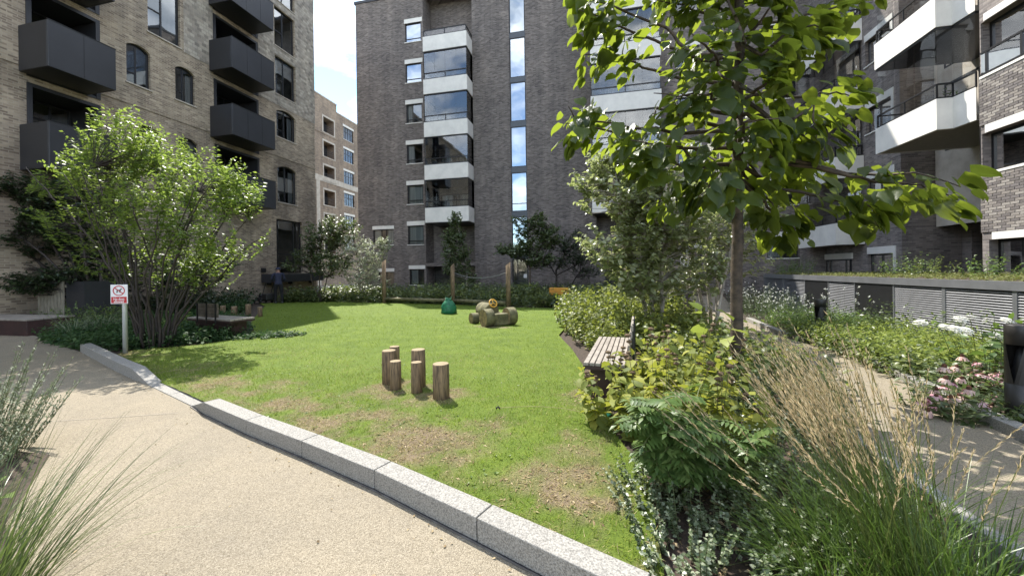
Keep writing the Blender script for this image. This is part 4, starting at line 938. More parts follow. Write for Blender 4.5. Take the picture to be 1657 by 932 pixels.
# balance trail
bt = thing('balance_trail','timber balance trail of three tall posts with low log beams and a sagging rope','play trail',onground(733,495))
tp = [onground(622,491.5), onground(733,495), onground(823,500)]; hp = [2.12,1.86,1.86]; o3 = tp[1].copy()
for p, h in zip(tp, hp):
    mb = MB(); r = .092; n = 14
    mb.lathe(p-o3+Vector((0,0,-.1)),[(r,0),(r,.1+h)],n)
    for i in range(len(mb.V)-n, len(mb.V)): x,y,z = mb.V[i]; mb.V[i] = (x,y,z-.06+ (x-(p-o3).x)*.8)
    mb.build('post', M['timber'], bt)
    mb = MB(); mb.lathe(p-o3+Vector((0,0,h-.06)),[(r*.98,0),(r*.98,.006)],n)
    for i in range(len(mb.V)): x,y,z = mb.V[i]; mb.V[i] = (x,y,z+.003+(x-(p-o3).x)*.8)
    mb.build('cut_end', M['timberend'], bt)
for a, b in ((0,1),(1,2)):
    mb = MB(); p, q = tp[a]-o3+Vector((0,0,.24)), tp[b]-o3+Vector((0,0,.24)); d = (q-p).normalized()
    mb.tube([p+d*.1,q-d*.1], .075, n=12); mb.build('log_beam', M['logbark'], bt)
mb = MB(); p, q = tp[1]-o3+Vector((0.05,0,1.48)), tp[2]-o3+Vector((-.05,0,1.46))
mb.tube([p.lerp(q,i/12)+Vector((0,0,-.24*4*(i/12)*(1-i/12))) for i in range(13)], .014, n=5); mb.build('rope', M['rope'], bt)
# log car
cp = Vector((-.42,10.35,.03)); car = thing('log_car','play car built from timber logs with a yellow steering wheel on the lawn','play car',cp)
AX = Vector((.86,.51,0)).normalized(); FW = Vector((-.60,.80,0)).normalized(); FW = (FW-AX*FW.dot(AX)).normalized()
def wheel_log(c, r, w, nm):
    mb = MB(); mb.lathe(c-AX*w/2,[(r*.97,0),(r,.012),(r,w-.012),(r*.97,w)],22,axis=AX); o = mb.build(nm, M['logbark'], car)
    for s in (-1,1):
        mb = MB(); mb.lathe(c+AX*(s*(w/2+.002))-AX*.002,[(r*.965,0),(r*.9,.004)],22,axis=AX); mb.build('cut_face', M['timberend2'], o)
M['timberend2'] = plain('aged_cut_face', (0.30,0.22,0.10), (0.14,0.10,0.05), rough=.85, scale=9, bump=.3, bscale=30)
wheel_log(AX*-.31+Vector((0,0,.235)), .245, .25, 'rear_wheel'); wheel_log(AX*.40+Vector((0,0,.235)), .245, .25, 'rear_wheel')
wheel_log(FW*.78-AX*.33+Vector((0,0,.15)), .155, .22, 'front_wheel'); wheel_log(FW*.78+AX*.36+Vector((0,0,.15)), .155, .22, 'front_wheel')
mb = MB(); mb.lathe(FW*.30+Vector((0,0,.37)),[(.205,0),(.22,.015),(.22,.63),(.19,.66)],22,axis=FW); mb.build('bonnet_log', M['logbark'], car)
mb = MB(); mb.tube([AX*-.25+Vector((0,0,.20)),AX*.33+Vector((0,0,.20))], .085, n=12); mb.tube([FW*.78-AX*.25+Vector((0,0,.14)),FW*.78+AX*.28+Vector((0,0,.14))], .05, n=10); mb.build('axle', M['logbark'], car)
mb = MB(); p = [AX*-.24-FW*.13,AX*.32-FW*.13,AX*.32+FW*.16,AX*-.24+FW*.16]; mb.prism([(q.x,q.y) for q in p], .02, .33); mb.build('seat_block', M['logbark'], car, bevel=.015)
sx = (FW*.85+Vector((0,0,-.5))).normalized(); sc_ = FW*.24+Vector((0,0,.60)); e1 = AX; e2 = sx.cross(e1).normalized()
mb = MB(); mb.tube([sc_+(e1*math.cos(t)+e2*math.sin(t))*.115 for t in np.linspace(0,2*math.pi,25)], .016, n=6); st = mb.build('steering_wheel', M['yellow'], car)
mb = MB(); [mb.tube([sc_,sc_+(e1*math.cos(t)+e2*math.sin(t))*.11], .012, n=5) for t in (.5,2.6,4.7)]; mb.build('spoke', M['yellow'], st)
mb = MB(); mb.tube([sc_, sc_+sx*.16], .02, n=6); mb.build('column', M['metal2'], st)
# garden sack
p = onground(726,508,.03); bg_ = thing('garden_sack','green woven garden waste sack standing on the lawn by the middle trail post','sack',p)
mb = MB(); n = 20; prof = [(.16,0),(.24,.02),(.25,.12),(.235,.26),(.19,.38),(.12,.46),(.07,.50),(.10,.55)]
mb.lathe((0,0,0), prof, n)
for i in range(len(mb.V)):
    x,y,z = mb.V[i]; k = 1+.09*math.sin(math.atan2(y,x)*5+z*9)+.05*math.sin(math.atan2(y,x)*9-z*14); mb.V[i] = (x*k*1.08,y*k*.8,z*(1+.05*math.sin(math.atan2(y,x)*3)))
mb.build('sack_body', M['bagmat'], bg_)
for s in (-1,1): mb = MB(); mb.tube([Vector((s*.06,0,.52))+Vector((s*.05*math.sin(t),.05*math.cos(t)*0,.10*math.sin(t))) for t in np.linspace(0,math.pi,7)], .012, n=5); mb.build('handle', M['bagmat'], bg_)
# orange box far behind
ob = thing('orange_bench','low orange bench box in front of the dark brick wall beyond the perennials','bench',(-1.55,16.6,0),grid=True)
mb = MB(); mb.box(-2.0,-1.1,16.5,16.85,.44,.74); mb.build('seat', M['orange'], ob, bevel=.01)
for x in (-1.95,-1.23): mb = MB(); mb.box(x,x+.08,16.55,16.8,0,.439); mb.build('leg', M['metal'], ob)

# ------------------------------------------------------------------ benches
def axes_root(name, label, cat, loc, ang): return thing(name, label, cat, loc, rz=ang)
# left: seat with a short backrest, seen from behind
M['shadeslat'] = plain('shaded_weathered_slat', (0.15,0.12,0.095), (0.085,0.068,0.055), rough=.75, scale=8, bump=.3, bscale=40)  # backrest boards: slat wood coloured darker for the shade they stand in
b1 = axes_root('bench','shaded timber bench with a short slatted backrest under the multi-stem tree on the left','bench',(-6.68,8.92,.0), math.atan2(-.39,.92)+math.pi)
# local x runs from the near right corner towards the left, local -y towards the lawn (deeper)
for i in range(6): mb = MB(); mb.box(0,1.75,-.095*i-.088,-.095*i,.425,.465); mb.build('seat_slat', M['benchwood'], b1, bevel=.004)
mb = MB(); mb.box(-.003,1.753,-.57,.006,.385,.424); mb.build('seat_frame', M['corten'], b1)
mb = MB(); mb.box(.16,1.6,-.47,-.10,.0,.384); mb.build('base', M['corten'], b1, bevel=.004)
for i in range(4): mb = MB(); mb.box(.42,1.25,.012,.045,.50+.085*i,.578+.085*i); mb.build('back_slat', M['shadeslat'], b1, bevel=.003)
for x in (.46,.82,1.19): mb = MB(); mb.box(x,x+.028,.046,.07,.36,.84); mb.build('bracket', M['metal2'], b1)
# right: slatted seat running away from the camera
b2 = axes_root('bench','slatted timber bench with a dark base at the edge of the yellow-green planting','bench',(.82,4.40,0), -math.atan2(.58,1.71))
for i in range(7): mb = MB(); mb.box(.068*i,.068*i+.056,0,1.78,.425,.462); mb.build('seat_slat', M['benchwood'], b2, bevel=.004)
mb = MB(); mb.box(-.006,.475,-.006,1.786,.385,.424); mb.build('seat_frame', M['corten'], b2)
mb = MB(); mb.box(.06,.42,.12,1.6,.0,.384); mb.build('base', M['corten'], b2, bevel=.004)
for i in range(4): mb = MB(); mb.box(.482+.012*i,.512+.012*i,.55,1.55,.50+.085*i,.575+.085*i); mb.build('back_slat', M['benchwood'], b2, bevel=.003)
for y in (.58,1.02,1.45): mb = MB(); mb.box(.53,.56,y,y+.05,.36,.84); mb.build('bracket', M['metal2'], b2)
# far left steel bench box and slatted screen
sb = thing('steel_bench','dark red steel box bench with a timber top at the edge of the shaded path','bench',(-14.55,6.95,0),grid=True)
mb = MB(); mb.box(-17.4,-14.42,6.82,7.75,.0,.40); mb.build('base', M['corten'], sb, bevel=.006)
for i in range(6): mb = MB(); mb.box(-17.41,-14.41,6.81+.158*i,6.955+.158*i,.402,.445); mb.build('seat_slat', M['benchwood'], sb, bevel=.004)
fs = thing('slatted_screen','weathered vertical board screen against the buff wall behind the steel bench','screen',(-17.0,8.3,0),grid=True)
for i in range(8): mb = MB(); mb.box(-17.25+.145*i,-17.25+.145*i+.125,8.40,8.425,.03,1.42); mb.build('board', M['fenceboard'], fs)
mb = MB(); mb.box(-17.3,-16.05,8.427,8.47,.2,.28); mb.box(-17.3,-16.05,8.427,8.47,1.2,1.28); mb.build('rail', M['fenceboard'], fs)
mb = MB(); mb.box(-16.08,-15.3,8.44,9.5,.0,1.38); mb.build('side_panel', M['metal'], fs)

# ------------------------------------------------------------------ sign
p = onground(203,575); sg = thing('no_dogs_sign','white and red no dogs allowed sign on a round grey post beside the kerb','sign',p)
fy = -1
mb = MB(); mb.lathe((0,0,-.05),[(.038,0),(.038,1.36),(.036,1.37)],16); mb.build('post', M['signpost'], sg)
cx, zc = -.055, 1.19; w2, h2 = .165, .185
mb = MB(); mb.box(cx-w2,cx+w2,-.052,-.044,zc-h2,zc+h2); pb = mb.build('plate', M['signwhite'], sg, bevel=.003)
mb = MB(); mb.box(cx-w2+.016,cx+w2-.016,-.0545,-.0525,zc-h2+.014,zc-.05); mb.build('red_panel', M['signred'], pb)
mb = MB(); c0 = (cx, zc+.068); RX, RZ = .118, .098                        # prohibition ring
for k in range(40):
    t0, t1 = 2*math.pi*k/40, 2*math.pi*(k+1)/40
    mb.quad(*[(c0[0]+r*RX*math.cos(t),-.0548,c0[1]+r*RZ*math.sin(t)) for r,t in ((1,t0),(1,t1),(.83,t1),(.83,t0))])
a_ = math.radians(140); u_ = Vector((RX*math.cos(a_),RZ*math.sin(a_))); v_ = Vector((-u_.y,u_.x)).normalized()*.008; 
mb.quad(*[(c0[0]+q.x,-.0556,c0[1]+q.y) for q in (u_*.86+v_, u_*-.86+v_, u_*-.86-v_, u_*.86-v_)]); mb.build('prohibition_ring', M['signred'], pb)
mb = MB()                                                                  # dog pictogram
def dp(*pts): mb.add([(c0[0]+x*.001,-.0551,c0[1]+z*.001) for x,z in pts], [tuple(range(len(pts)))])
dp((-38,-4),(34,6),(38,22),(-36,14)); dp((30,10),(40,8),(46,40),(34,36)); dp((34,28),(66,24),(66,34),(52,42),(36,42)); dp((38,40),(46,40),(40,54))
dp((-38,6),(-30,0),(-44,-40),(-54,-40)); dp((-30,4),(-20,0),(-26,-40),(-35,-40)); dp((24,6),(34,8),(36,-38),(27,-38)); dp((16,6),(24,4),(14,-38),(5,-38)); dp((-38,14),(-34,8),(-62,34),(-66,30))
mb.build('dog_pictogram', M['signblack'], pb)
for txt, dz in (('No dogs', -.092), ('allowed', -.142)):
    cu = bpy.data.curves.new('lettering','FONT'); cu.body = txt; cu.size = .062; cu.align_x = 'CENTER'; cu.extrude = .0004; cu.offset = .0012
    tmp = bpy.data.objects.new('lettering', cu); COL.objects.link(tmp); bpy.context.view_layer.update()
    me = bpy.data.meshes.new_from_object(tmp.evaluated_get(bpy.context.evaluated_depsgraph_get())); bpy.data.objects.remove(tmp)
    me.materials.clear(); o = link_mesh('lettering', me, M['signwhite'], pb); o.location = (cx, -.0556, zc+dz-.02); o.rotation_euler = (R_(90),0,0)
mb = MB(); mb.box(-.05,.05,-.0435,-.028,zc-.1,zc-.07); mb.box(-.05,.05,-.0435,-.028,zc+.07,zc+.1); mb.build('clamp', M['signpost'], sg)

# ------------------------------------------------------------------ gardener and mower
def skin_body(name, verts, edges, radii, root_i, sub=2):
    me = bpy.data.meshes.new(name); me.from_pydata(verts, edges, []); o = bpy.data.objects.new(name, me); COL.objects.link(o)
    md = o.modifiers.new('skin','SKIN'); md.use_smooth_shade = True; md.branch_smoothing = .4
    for i, r in enumerate(radii):
        r = r if isinstance(r, tuple) else (r, r); me.skin_vertices[0].data[i].radius = r; me.skin_vertices[0].data[i].use_root = (i == root_i)
    s = o.modifiers.new('sub','SUBSURF'); s.levels = sub; s.render_levels = sub
    bpy.context.view_layer.update(); m2 = bpy.data.meshes.new_from_object(o.evaluated_get(bpy.context.evaluated_depsgraph_get())); bpy.data.objects.remove(o); bpy.data.meshes.remove(me)
    return m2
gp = onground(451,490.5,.03)
# faces away to the left; local x = right, y = away; walking towards -x,+y
face = math.radians(38)
ps = thing('person','person in dark navy work clothes and a cap pushing a mower, seen from behind','person',gp,rz=face); ps.scale = (1.16,1.1,1.0)
V = [(0,0,.98),(0,.01,1.12),(0,.02,1.30),(0,.02,1.50),(0,.03,1.60),(0,.055,1.68),(0,.075,1.78),            #0 pelvis..6 head top
     (-.105,0,.93),(-.115,.04,.52),(-.12,-.01,.09),(-.12,.13,.05),                                       # left leg 7-10
     (.105,0,.93),(.115,-.05,.52),(.12,-.17,.10),(.12,-.04,.05),                                         # right leg 11-14
     (-.19,.01,1.475),(-.25,.05,1.22),(-.17,.28,1.10),(-.15,.36,1.08),                                   # left arm 15-18
     (.19,.01,1.475),(.25,.05,1.22),(.17,.28,1.10),(.15,.36,1.08)]                                       # right arm 19-22
E_ = [(0,1),(1,2),(2,3),(3,4),(4,5),(5,6),(0,7),(7,8),(8,9),(9,10),(0,11),(11,12),(12,13),(13,14),(3,15),(15,16),(16,17),(17,18),(3,19),(19,20),(20,21),(21,22)]
Rr = [(.155,.115),(.145,.105),(.165,.115),(.12,.09),(.055,.055),(.078,.09),(.07,.08),(.095,.095),(.068,.068),(.05,.05),(.045,.035),(.095,.095),(.068,.068),(.05,.05),(.045,.035),(.07,.07),(.05,.05),(.036,.036),(.034,.024),(.07,.07),(.05,.05),(.036,.036),(.034,.024)]
for s, h in ((-1,18),(1,22)):
    b = V[h]
    for q,(dx,L_) in enumerate(((-.03,.07),(-.01,.085),(.01,.085),(.03,.07),(.045*-s,.045))):
        i = len(V); V += [(b[0]+dx*.9,b[1]+L_*.55,b[2]-.005),(b[0]+dx,b[1]+L_*.75,b[2]-.035)]; E_ += [(h,i),(i,i+1)]; Rr += [.010,.008]
bm2 = skin_body('body', V, E_, Rr, 0)
bm2.materials.clear(); [bm2.materials.append(M[k]) for k in ('cloth','trousers','skin')]
for pg in bm2.polygons:
    c = pg.center; pg.material_index = 2 if (c.z > 1.545 or (c.y > .27 and c.z > .9)) else (0 if c.z > .97 else 1)
bo = bpy.data.objects.new('body', bm2); COL.objects.link(bo); bo.parent = ps
mb = MB(); mb.lathe((0,.065,1.70),[(.098,0),(.102,.035),(.09,.085),(.055,.118),(.01,.13)],16); n0 = len(mb.V)
mb.add([(-.085,.13,1.715),(.085,.13,1.715),(.065,.24,1.70),(0,.265,1.697),(-.065,.24,1.70),(-.085,.13,1.727),(.085,.13,1.727),(.065,.24,1.708),(0,.265,1.705),(-.065,.24,1.708)],[(4,3,2,1,0),(5,6,7,8,9),(0,1,6,5),(1,2,7,6),(2,3,8,7),(3,4,9,8),(4,0,5,9)])
mb.build('cap', M['cloth'], ps)
for s in (-1,1): mb = MB(); mb.lathe((s*.082,.06,1.675),[(.022,-.006),(.026,0),(.02,.008)],8,axis=(1,0,0)); mb.build('ear', M['skin'], ps)
mb = MB(); mb.add([(-.012,.148,1.665),(.012,.148,1.665),(0,.172,1.66),(0,.15,1.70)],[(0,1,2),(1,3,2),(3,0,2)]); mb.build('nose', M['skin'], ps)
for s in (-1,1):
    x = s*.12; y = 0.05 if s < 0 else -.11
    mb = MB(); mb.box(x-.05,x+.05,y-.12,y+.17,0,.085); mb.build('boot', M['signblack'], ps, bevel=.03, seg=2)
mw = thing('lawn_mower','black push lawn mower with a collection box in front of the gardener','lawn mower',onground(431,490.5,.03),rz=R_(62))
mb = MB(); mb.box(-.25,.25,-.02,.62,.10,.30); mb.build('deck', M['signblack'], mw, bevel=.05, seg=2)
mb = MB(); mb.lathe((0,.36,.30),[(.16,0),(.17,.08),(.13,.16),(.05,.18)],14); mb.build('engine', M['metal2'], mw)
mb = MB(); mb.box(-.24,.24,-.42,-.03,.16,.50); mb.build('grass_box', M['signblack'], mw, bevel=.05, seg=2)
for x in (-.29,.29):
    for y in (.02,.56): mb = MB(); mb.lathe((x-.03,y,.10),[(.09,0),(.1,.01),(.1,.05),(.09,.06)],14,axis=(1,0,0)); mb.build('wheel', M['metal2'], mw)
mb = MB(); mb.tube([(-.2,.05,.3),(-.2,-.35,1.06),(.2,-.35,1.06),(.2,.05,.3)], .016, n=6); mb.build('handle', M['metal2'], mw)
# small things on the grass
tl = thing('plastic_scrap','small teal plastic lid lying at the lawn edge by the planting','scrap',onground(977,671,.04))
mb = MB(); mb.lathe((0,0,0),[(.075,0),(.08,.012),(.06,.02),(.015,.022)],10); 
for i in range(len(mb.V)): x,y,z = mb.V[i]; mb.V[i] = (x,y*.9,z+.1*x+.006*math.sin(9*x+7*y))
mb.build('lid', M['teal'], tl)
# ------------------------------------------------------------------ grass on the lawn
M['grassblade'] = leafmat('lawn_blade', ((0.10,0.155,0.014),(0.175,0.245,0.024),(0.29,0.33,0.06)), trans=(0.25,0.36,0.03), tfac=.4, rough=.6, spec=.2)
def lawn_blades():
    B = []; S = []
    for u0,u1,v0,v1,den in ((-9.2,.4,1.7,5.0,1500),(-9.2,.4,5.0,8.0,620),(-12.5,.2,8.0,11.5,260),(-16.6,.2,11.5,17.0,110)):
        n = int((u1-u0)*(v1-v0)*den); P = rng.uniform((u0,v0),(u1,v1),(n,2)); keep = rng.uniform(0,1,n)
        for (u,v),k in zip(P,keep):
            if inside(u,v,LAWN):
                b = bare(u,v)
                if k > b*1.25: B.append(tuple(Wp(u,v,lawn_z(u,v)-.003))); S.append(1.0-.55*b+ (0.35 if v > 8 else 0))
    B = np.array(B); S = np.array(S); n = len(B)
    uv = np.array([toUV(b[0],b[1]) for b in B]); st = np.floor((uv[:,0]*.42+uv[:,1]*.91)/.55) % 2      # mown in stripes
    az = np.where(st > 0, .6, .6+np.pi)+rng.normal(0,1.0,n)
    V,F,_ = blades(B, az, rng.uniform(.15,.8,n), rng.uniform(.1,.9,n), S*rng.uniform(.025,.052,n), S*rng.uniform(.004,.008,n), k=1, tip=.2)
    tag(arr_mesh('lawn_grass', V, F, M['grassblade']), 'short mown grass blades covering the lawn', 'grass', kind='stuff')
lawn_blades()
def straw_blades():
    B = []; n = 0
    while len(B) < 24000 and n < 240000:
        n += 1; u, v = rng.uniform(-9,.4), rng.uniform(1.7,6.5); b = 0
        if inside(u,v,LAWN):
            b = bare(u,v)+.10+.12*noise.noise(Vector((u*1.1,v*1.1,9)))
            if rng.uniform() < b*.9: B.append(tuple(Wp(u,v,lawn_z(u,v)-.002)))
    B = np.array(B); n = len(B)
    V,F,_ = blades(B, rng.uniform(0,6.28,n), rng.uniform(.4,1.3,n), rng.uniform(.1,.6,n), rng.uniform(.02,.05,n), rng.uniform(.003,.006,n), k=1, tip=.2)
    tag(arr_mesh('dry_grass', V, F, M['strawblade']), 'yellowed dry grass blades in the worn parts of the lawn', 'grass', kind='stuff')
M['strawblade'] = leafmat('dry_blade', ((.20,.19,.05),(.34,.29,.12),(.48,.41,.24)), trans=(.45,.4,.15), tfac=.3, rough=.8, spec=.15)
straw_blades()
def weeds():                                                      # clover and plantain rosettes break up the turf
    P = []
    while len(P) < 420:
        u, v = rng.uniform(-8.5,.3), rng.uniform(1.8,8)
        if inside(u,v,LAWN) and noise.noise(Vector((u*1.3,v*1.3,4))) > .05 and rng.uniform() < 1.2-v*.12: P.append(tuple(Wp(u,v,lawn_z(u,v))))
    P = np.array(P); n = len(P); parts = []
    for q in range(5):
        a = rng.uniform(0,6.28,n); D = np.stack([np.cos(a),np.sin(a),rng.uniform(.25,.8,n)],1); parts.append(leaves(P, D, np.array([[0,0,1.]])+rng.normal(0,.2,(n,3)), rng.uniform(.010,.028,n), LEAF, 1.2))
    V,F = join(parts); tag(arr_mesh('lawn_weeds', V, F, M['weed']), 'small clover and plantain leaves among the grass', 'weeds', kind='stuff')
M['weed'] = leafmat('weed_leaf', ((.07,.12,.02),(.11,.17,.03),(.16,.22,.05)), trans=(.2,.3,.04), tfac=.3)
weeds()
def path_litter():
    P = []
    for i in range(len(KF)-1):
        a, b = Vector(KF[i]), Vector(KF[i+1])
        for q in range(int((b-a).length*14)):
            p = a.lerp(b, rng.uniform()); d = abs(rng.normal(0,.10))+.03; P.append(tuple(Wp(p.x-.36*d, p.y-.93*d, .018)))
    for q in range(150): u, v = rng.uniform(-9,0), rng.uniform(.3,4.5); P.append(tuple(Wp(u,v,.018))) if v < 1.9-.38*u*.95-.3 else None
    for q in range(160): P.append(tuple(Wp(rng.uniform(2.4,3.5), rng.uniform(2,8), .022)))
    P = np.array(P); n = len(P)
    V,F = leaves(P, rnd_dir(n,-.1,.25), np.array([[0,0,1.]])+rng.normal(0,.35,(n,3)), rng.uniform(.008,.028,n), LEAF)
    tag(arr_mesh('path_litter', V, F, M['drylit']), 'crumbs and small dry leaves scattered on the gravel path along the kerb', 'litter', kind='stuff')
def litter():                                                     # dry clippings and crumbs on worn turf
    B = []
    while len(B) < 2600:
        u, v = rng.uniform(-5.5,.4), rng.uniform(1.8,5.2)
        if inside(u,v,LAWN) and bare(u,v) > rng.uniform(.15,.8): B.append(tuple(Wp(u,v,lawn_z(u,v)+.004)))
    B = np.array(B); n = len(B); D = rnd_dir(n,-.1,.25)
    V,F = leaves(B, D, np.array([[0,0,1]])+rng.normal(0,.3,(n,3)), rng.uniform(.012,.05,n), LONGLEAF)
    tag(arr_mesh('dry_litter', V, F, M['drylit']), 'dry grass clippings and crumbs on the worn turf patches', 'litter', kind='stuff')
M['drylit'] = leafmat('dry_litter', ((.13,.09,.055),(.26,.19,.11),(.40,.32,.2)), tfac=.1, rough=.9, spec=.1)
litter(); path_litter()

# ------------------------------------------------------------------ leaf materials
M['lf_hero'] = leafmat('broad_tree_leaf', ((.020,.036,.012),(.034,.058,.018),(.065,.09,.026)), trans=(.44,.55,.045), tfac=.5, rough=.40, spec=.5, rnd='object', vein=True)
M['lf_hero2'] = leafmat('broad_tree_leaf_mass', ((.020,.036,.012),(.034,.058,.018),(.065,.09,.026)), trans=(.44,.55,.045), tfac=.5, rough=.40, spec=.5, vein=True)
M['lf_amel'] = leafmat('shrub_tree_leaf', ((.06,.10,.02),(.115,.175,.035),(.21,.26,.06)), trans=(.38,.52,.08), tfac=.48, rough=.4, spec=.5)
M['lf_dark'] = leafmat('dark_evergreen_leaf', ((.012,.026,.010),(.025,.045,.016),(.05,.075,.025)), trans=(.08,.14,.03), tfac=.25, rough=.4, spec=.45)
M['lf_dull'] = leafmat('dull_green_leaf', ((.045,.07,.027),(.08,.11,.042),(.15,.185,.08)), trans=(.2,.28,.06), tfac=.35, rough=.38, spec=.55)
M['lf_silver'] = leafmat('silvery_leaf', ((.20,.24,.13),(.34,.38,.25),(.52,.54,.42)), trans=(.4,.46,.22), tfac=.3, rough=.45, spec=.45)
M['lf_birch'] = leafmat('small_glossy_leaf', ((.09,.115,.045),(.19,.225,.10),(.46,.48,.33)), trans=(.48,.55,.18), tfac=.42, rough=.28, spec=.7)  # whitish end of the ramp paints in the glints of glossy leaves
M['lf_lime'] = leafmat('lime_green_leaf', ((.10,.145,.025),(.18,.235,.045),(.32,.36,.10)), trans=(.38,.46,.08), tfac=.4, rough=.5, spec=.3)
M['lf_phlo'] = leafmat('yellow_green_broad_leaf', ((.10,.13,.03),(.19,.22,.045),(.38,.37,.07)), trans=(.42,.45,.05), tfac=.4, rough=.6, spec=.25)
M['lf_sorb'] = leafmat('toothed_green_leaflet', ((.055,.10,.028),(.09,.15,.042),(.15,.21,.065)), trans=(.22,.34,.05), tfac=.35, rough=.4, spec=.45)
M['lf_box'] = leafmat('pale_edged_small_leaf', ((.05,.08,.03),(.12,.16,.08),(.34,.37,.26)), trans=(.2,.28,.08), tfac=.25, rough=.35, spec=.55)
M['lf_grey'] = leafmat('grey_green_needle', ((.10,.13,.08),(.17,.20,.13),(.28,.31,.21)), trans=(.2,.26,.12), tfac=.25, rough=.6, spec=.3)
M['bl_green'] = leafmat('green_grass_blade', ((.035,.07,.012),(.07,.125,.022),(.13,.19,.05)), trans=(.16,.28,.04), tfac=.35, rough=.38, spec=.5)
M['bl_dark'] = leafmat('dark_grass_culm', ((.035,.055,.015),(.065,.09,.025),(.13,.14,.05)), trans=(.14,.2,.04), tfac=.3, rough=.5, spec=.4)
M['bl_olive'] = leafmat('olive_grass_blade', ((.03,.05,.015),(.065,.095,.026),(.15,.19,.07)), trans=(.17,.25,.05), tfac=.3, rough=.35, spec=.55)
M['bl_tan'] = leafmat('tan_grass_plume', ((.36,.27,.15),(.52,.42,.26),(.68,.59,.42)), trans=(.6,.48,.28), tfac=.4, rough=.8, spec=.1)
M['lf_gaura'] = leafmat('fine_green_leaf', ((.03,.055,.02),(.055,.09,.035),(.10,.14,.06)), trans=(.14,.22,.06), tfac=.3)
M['petalw'] = leafmat('white_petal', ((.62,.62,.57),(.75,.75,.70),(.85,.85,.80)), trans=(.7,.7,.62), tfac=.35, rough=.7, spec=.2)
M['petalp'] = leafmat('pink_petal', ((.50,.20,.27),(.66,.36,.42),(.76,.60,.58)), trans=(.7,.3,.38), tfac=.35, rough=.7, spec=.2)
M['cone'] = plain('brown_cone', (.12,.045,.02), (.05,.02,.01), rough=.9, scale=90, bump=.8, bscale=120)
M['whorl'] = plain('brown_seed_whorl', (.17,.115,.06), (.07,.045,.025), rough=.95, scale=70, bump=1, bscale=90)
M['lilac'] = leafmat('lilac_floret', ((.30,.24,.42),(.42,.36,.55),(.5,.45,.6)), tfac=.2, rough=.8)
M['redleaf'] = leafmat('dark_red_leaf', ((.05,.022,.015),(.085,.045,.03),(.10,.09,.04)), tfac=.25)

def vec(a): return np.array(a, float)
def stems_into(mb, P0, P1, r0=.006, r1=.003, sag=0.0, n=4):
    for a, b in zip(P0, P1):
        a = Vector(a); b = Vector(b); m = (a+b)/2 + Vector((0,0,sag))
        mb.tube([a,m,b], [r0,(r0+r1)/2,r1], n=n, caps=False)
def rel(mb, root): o = root.location; mb.V = [(x-o.x,y-o.y,z-o.z) for x,y,z in mb.V]; return mb

# ------------------------------------------------------------------ trees
def tree(name, label, base, stems, blobs, ntw, nleaf, lsize, twl, lm, barkm, r0=.06, cat='tree', group=None, T=LEAF, droop=.25, shell=.5, gap=.15, seed=1, twr=.008, upward=.3, side=.9, wid=1.0, conn=True):
    """stems: polylines (world); blobs: (centre, radii, weight) ellipsoids that the twigs fill"""
    global rng
    rng = np.random.default_rng(seed); t = thing(name, label, cat, base, group)
    mb = MB(); SP = []
    for st in stems:
        pts = [Vector(p) for p in st[0]]; n = len(pts); fine = []
        for i in range(n-1):
            for q in range(4): fine.append(pts[i].lerp(pts[i+1], q/4)+Vector(rng.normal(0,.012,3)) if (i or q) else pts[0])
        fine.append(pts[-1]); k = len(fine)
        mb.tube(fine, [st[1]+(st[2]-st[1])*i/(k-1) for i in range(k)], n=st[3] if len(st) > 3 else 7)
        SP += [tuple(p)+(st[1]+(st[2]-st[1])*i/(k-1),) for i,p in enumerate(fine)]
    SP = np.array(SP); w = np.array([b[2] for b in blobs], float); w /= w.sum(); C = []
    tries = 0
    while len(C) < ntw and tries < ntw*30:
        tries += 1; b = blobs[rng.choice(len(blobs), p=w)]; d = rnd_dir(1)[0]; r = rng.uniform(0,1)**(1/3.)*(1-shell)+shell*rng.uniform(.75,1.05)
        p = vec(b[0]) + d*r*vec(b[1])
        if p[2] < .25: continue
        if noise.noise(Vector(p*1.3/max(lsize*6,.35)*.5)) < -.35+gap*2 - .35: continue
        C.append(p)
    C = np.array(C)
    dist = np.linalg.norm(C[:,None,:]-SP[None,:,:3],axis=2) + np.maximum(0, SP[None,:,2]-C[:,None,2]+.1)*2.0
    ok = dist.min(1) < 1.25; C = C[ok]; dist = dist[ok]; j = dist.argmin(1); A = SP[j,:3]; out = unit(C-A + np.array([0,0,upward*.3])); 
    D = unit(out + np.array([0,0,upward])[None] + rng.normal(0,.35,C.shape)); P1 = C + D*twl*.6; P0 = C - D*twl*.4
    for a, c, e in zip(A, P0, P1):
        a, c, e = Vector(a), Vector(c), Vector(e); m = a.lerp(c,.5)+Vector((0,0,(c-a).length*.08))
        mb.tube([a,m,c,e], [twr*1.8,twr*1.2,twr*.8,twr*.35], n=3, caps=False)
    rel(mb, t).build('trunk', barkm, t)
    V,F = twig_leaves(P0, P1, nleaf, lsize, T, droop=droop, side=side, wid=wid)
    arr_mesh('crown', V, F, lm, t); return t
